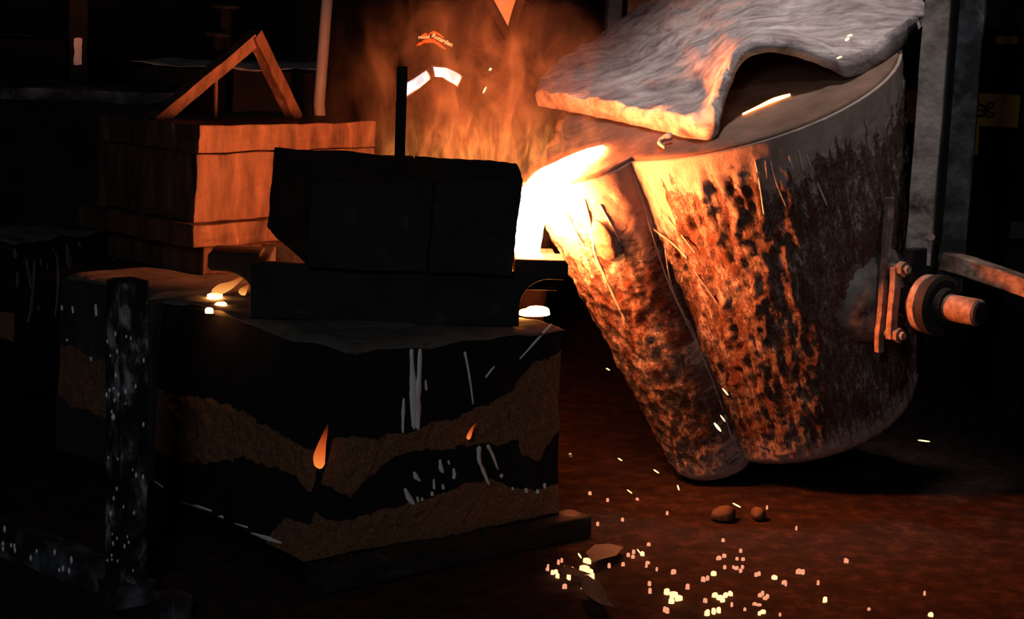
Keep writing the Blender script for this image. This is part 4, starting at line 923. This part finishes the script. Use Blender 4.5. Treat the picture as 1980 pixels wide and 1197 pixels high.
# ------------------------------------------------------------------ background
def background():
    def crate(px0, px1, ytop, d, dep, label, mat='soot', zt=None, top='flaked_steel'):
        a, b = at(px0, ytop, d), at(px1, ytop, d); zt = (a[2] + b[2]) / 2; c = (a + b) / 2; w = b[0] - a[0]
        t = thing('stacked_flask', V(c[0], c[1] + dep / 2, 0), label, 'flask', 'flasks stacked in the dark')
        n = max(1, round(zt / .5)); hh = (zt - .02) / n
        for k in range(n): rough('flask_box', box(V(c[0] + random.uniform(-.01, .01), c[1] + dep / 2, k * hh), V(1, 0, 0), V(0, 1, 0), V(0, 0, 1), w, dep, hh - .006), mat, t, n=6, jit=.008, js=6, bev=.005)
        vs = []
        for i in range(30):
            for j in range(12):
                x, y = i / 29, j / 11; p = V(a[0] - .02 + (w + .04) * x, c[1] - .03 + (dep + .03) * y, zt - .022); vs.append(p + V(0, 0, .012 + .02 * fbm(p, 4, 3)))
        o = obj('cover_sheet', vs, grid_faces(30, 12), top, t, smooth=True); md = o.modifiers.new('t', 'SOLIDIFY'); md.thickness = .002
    crate(262, 420, 122, 9.0, .7, 'dark flask stack with pale cover edge behind the handle', top='pale_cover')
    crate(447, 604, 128, 9.1, .7, 'dark flask stack with torn cover edge beside the pale pipe', top='pale_cover')
    crate(-60, 128, 66, 9.6, .8, 'dark flask stack behind the slotted bar block')
    # pipe and strut
    p = at(617, 200, 8.7); q = at(633, 0, 8.7); p2 = V(p[0], p[1], 0); vs, fs = sweep([V(p[0], p[1], 0), V(p[0] + .02, p[1], 1.0), p, q, q + (q - p) * 2], .026, seg=12, rough_=.004)
    tag(obj('steel_pipe', vs, fs, 'pale_pipe', None, smooth=True), 'pale upright steel pipe in the smoke behind the blocks', 'pipe')
    for x0, x1, y, d, lab in ((412, 462, 12, 9.8, 'thin grey bar lying high in the dark'), (398, 446, 66, 9.7, 'thin grey bar lying lower in the dark')):
        a, b = at(x0, y, d), at(x1, y + 3, d)
        t = thing('wall_rack', V((a[0] + b[0]) / 2, a[1], 0), lab + ' on a rack leg', 'rack', None)
        vs, fs = sweep([a, b], .012, seg=8); obj('bar', vs, fs, 'flaked_steel', t)
        rough('rack_leg', box(V((a[0] + b[0]) / 2, a[1] + .03, 0), V(1, 0, 0), V(0, 1, 0), V(0, 0, 1), .05, .04, a[2]), 'soot', t, n=3, jit=.002)
    # post and rusty plate behind the blanket
    c = at(1184, 80, 7.85); g = thing('gantry_frame', V(1.25, 7.92, 0), 'steel gantry with flaking upright and rusty orange lit plate behind the ladle blanket', 'gantry')
    zb = 1.34
    rough('upright', box(V(c[0], c[1], zb), unit(V(1, .2, 0)), unit(V(-.2, 1, 0)), V(0, 0, 1), .058, .06, 1.0), 'pitted_steel', g, n=14, jit=.003, js=9, bev=.004)
    e = at(1245, 80, 8.0); rough('rusty_plate', box(V(e[0] + .02, e[1], zb), unit(V(1, .1, 0)), unit(V(-.1, 1, 0)), V(0, 0, 1), .20, .03, 1.0), 'red_rust', g, n=10, jit=.004, js=9, bev=.004)
    rough('cross_beam', box(V(.83, 7.92, zb - .09), V(1, 0, 0), V(0, 1, 0), V(0, 0, 1), 1.0, .30, .10), 'soot', g, n=4, jit=.003, bev=.004)
    rough('leg', box(V(1.25, 7.92, 0), V(1, 0, 0), V(0, 1, 0), V(0, 0, 1), .09, .09, zb - .08), 'soot', g, n=4, jit=.003, bev=.004)
    # dark furnace with yellow boards at the right
    d = 8.8; a, b = at(1880, 60, d), at(2060, 60, d); zt = at(1935, 48, d)[2]
    t = thing('furnace_cabinet', V((a[0] + b[0]) / 2, d + .5, 0), 'black furnace cabinet with yellow boards at the far right', 'furnace')
    c = V((a[0] + b[0]) / 2 + .02, d + .55, 0); rough('cabinet_body', box(c, V(1, 0, 0), V(0, 1, 0), V(0, 0, 1), .70, 1.0, zt), 'soot', t, n=4, jit=.003, bev=.008)
    def board(x0, y0, x1, y1, dd, nm='yellow_board'):
        p, q = at(x0, y1, dd), at(x1, y0, dd); return rough(nm, box(V((p[0] + q[0]) / 2, dd, p[2]), V(1, 0, 0), V(0, 1, 0), V(0, 0, 1), q[0] - p[0], .03, q[2] - p[2]), 'yellow_board', t, n=6, jit=.003, bev=.003)
    board(1745, 183, 1972, 238, d + .02); board(1926, 70, 1968, 84, d + .03); board(1868, 240, 1894, 300, d + .01); board(1884, 66, 1892, 84, d + .03)
    for txt, (x, y), sz in (('o', (1877, 226), .14), ('~', (1891, 222), .08), ('g', (1904, 217), .11)):
        cu = bpy.data.curves.new('chalk_mark', 'FONT'); cu.body = txt; cu.size = sz; cu.extrude = .001
        tmp = bpy.data.objects.new('chalk_mark', cu); COL.objects.link(tmp); m_ = bpy.data.meshes.new_from_object(tmp.evaluated_get(bpy.context.evaluated_depsgraph_get())); bpy.data.objects.remove(tmp)
        o3 = at(x, y, d - .004); vs = [o3 + V(v.co.x, -v.co.z, v.co.y) for v in m_.vertices]; obj('ink_mark', vs, [tuple(p.vertices) for p in m_.polygons], 'ink', t)
    # folded blanket on the cabinet
    F1 = [at(x, y, d + .03) for x, y in ((1878, 38), (1905, 32), (1930, 36), (1955, 52), (1985, 66), (2020, 70))]; vs = []; n, m = 40, 16; P = catmull(F1, n)
    top_, bot_ = [], []
    for i in range(n):
        for j in range(m):
            v = j / (m - 1); p = P[i] + V(0, (-.075, -.055)[j] if j < 2 else .75 * v - .09, 0); p[2] = (min(p[2], zt - .02), min(p[2], zt - .005))[j] if j < 2 else zt + .002 + .02 * math.sin(v * 3); top_.append(p + V(0, -.03 if j < 2 else 0, .09 + .02 * fbm(p, 7, 3))); bot_.append(p)
    vs = top_ + bot_; fs = grid_faces(n, m) + [tuple(reversed(f)) for f in grid_faces(n, m, n * m)]
    ring = [i * m for i in range(n)] + [(n - 1) * m + j for j in range(1, m)] + [i * m + m - 1 for i in range(n - 2, -1, -1)] + [j for j in range(m - 2, 0, -1)]
    fs += [(ring[k], ring[(k + 1) % len(ring)], n * m + ring[(k + 1) % len(ring)], n * m + ring[k]) for k in range(len(ring))]
    tag(obj('spare_blanket', vs, fs, 'grey_plate', None, smooth=True), 'blue grey blanket folded over the top of the furnace cabinet', 'blanket')
    p, q = at(1942, 455, 8.2), at(1995, 424, 8.2); t = thing('tool_stand', V((p[0] + q[0]) / 2, 8.2, 0), 'dark stand carrying a small grey plate before the furnace cabinet', 'stand')
    rough('stand_leg', box(V((p[0] + q[0]) / 2, 8.2, 0), V(1, 0, 0), V(0, 1, 0), V(0, 0, 1), .12, .12, p[2] + .01), 'soot', t, n=4, jit=.003)
    rough('grey_plate', box(V((p[0] + q[0]) / 2, 8.13, p[2]), V(1, 0, 0), unit(V(0, 1, .4)), unit(V(0, -.4, 1)), q[0] - p[0], .012, q[2] - p[2]), 'grey_plate', t, n=4, jit=.002)
background()

# ------------------------------------------------------------------ fire and smoke round the pour
def cloud(name, c, rad, mat, label, cat):
    vs = []; n, m = 17, 28
    for i in range(n):
        a = math.pi * (i + .0) / (n - 1)
        for k in range(m):
            b = 2 * math.pi * k / m; vs.append(V(c[0] + rad[0] * math.sin(a) * math.cos(b), c[1] + rad[1] * math.sin(a) * math.sin(b), c[2] + rad[2] * math.cos(a)))
    fs = [(i * m + k, (i + 1) * m + k, (i + 1) * m + (k + 1) % m, i * m + (k + 1) % m) for i in range(n - 1) for k in range(m)]
    o = obj(name, vs, fs, mat, merge=True); return tag(o, label, cat, kind='stuff')
def vol_mat(name, c, rad, dens=0.0, col=(1, 1, 1), emis=0.0, ecol=(1, .3, .06), scale=5.0, cut=(.45, .7), stretch=(1.3, 1.0, .6), dist=1.2):
    """smoke or flame: wisps of noise thinning out to nothing at the edge of the cloud"""
    m = bpy.data.materials.new(name); m.use_nodes = True; nt = m.node_tree; nt.nodes.clear(); MATS[name] = m
    out = N(nt, 'ShaderNodeOutputMaterial'); ge = N(nt, 'ShaderNodeNewGeometry')
    mp = N(nt, 'ShaderNodeMapping'); mp.inputs['Scale'].default_value = stretch; nt.links.new(ge.outputs['Position'], mp.inputs[0])
    n = N(nt, 'ShaderNodeTexNoise'); n.inputs['Scale'].default_value = scale; n.inputs['Detail'].default_value = 6; n.inputs['Roughness'].default_value = .6; n.inputs['Distortion'].default_value = dist
    nt.links.new(mp.outputs[0], n.inputs['Vector'])
    k = ramp(nt, n.outputs['Fac'], [(cut[0], 0.0), (cut[1], 1.0)])
    sb = N(nt, 'ShaderNodeVectorMath', operation='SUBTRACT'); sb.inputs[1].default_value = tuple(c); nt.links.new(ge.outputs['Position'], sb.inputs[0])
    dv = N(nt, 'ShaderNodeVectorMath', operation='DIVIDE'); dv.inputs[1].default_value = tuple(rad); nt.links.new(sb.outputs[0], dv.inputs[0])
    ln = N(nt, 'ShaderNodeVectorMath', operation='LENGTH'); nt.links.new(dv.outputs[0], ln.inputs[0])
    fall = N(nt, 'ShaderNodeMapRange', interpolation_type='SMOOTHSTEP'); fall.inputs['From Min'].default_value = .98; fall.inputs['From Max'].default_value = 0.1; nt.links.new(ln.outputs['Value'], fall.inputs['Value'])
    mu = N(nt, 'ShaderNodeMath', operation='MULTIPLY'); nt.links.new(k, mu.inputs[0]); nt.links.new(fall.outputs[0], mu.inputs[1])
    q = N(nt, 'ShaderNodeMath', operation='MULTIPLY'); q.inputs[1].default_value = emis or dens; nt.links.new(mu.outputs[0], q.inputs[0])
    if emis:
        e = N(nt, 'ShaderNodeEmission'); e.inputs[0].default_value = (*ecol, 1); nt.links.new(q.outputs[0], e.inputs[1])
    else:
        e = N(nt, 'ShaderNodeVolumeScatter'); e.inputs['Color'].default_value = (*col, 1); e.inputs['Anisotropy'].default_value = .2; nt.links.new(q.outputs[0], e.inputs['Density'])
    nt.links.new(e.outputs[0], out.inputs['Volume'])
c1, r1_ = V(-.13, 6.72, 1.36), V(.72, .40, .52)
vol_mat('smoke', c1, r1_, dens=2.0, col=(.8, .6, .5), scale=6.5, cut=(.46, .70))
cloud('smoke_cloud', c1, r1_, 'smoke', 'brown orange smoke drifting behind the pour', 'smoke')
c2, r2_ = V(-.06, 6.42, 1.14), V(.62, .22, .30)
vol_mat('burning_gas', c2, r2_, emis=20.0, ecol=(1.0, .30, .06), scale=12, cut=(.50, .74), stretch=(1.5, 1, .55), dist=1.6)
cloud('burning_gas', c2, r2_, 'burning_gas', 'thin orange flames curling up behind the front block', 'flame')
sc.cycles.volume_step_rate = 1.5; sc.cycles.volume_max_steps = 128
sc.cycles.sample_clamp_indirect = 6.0
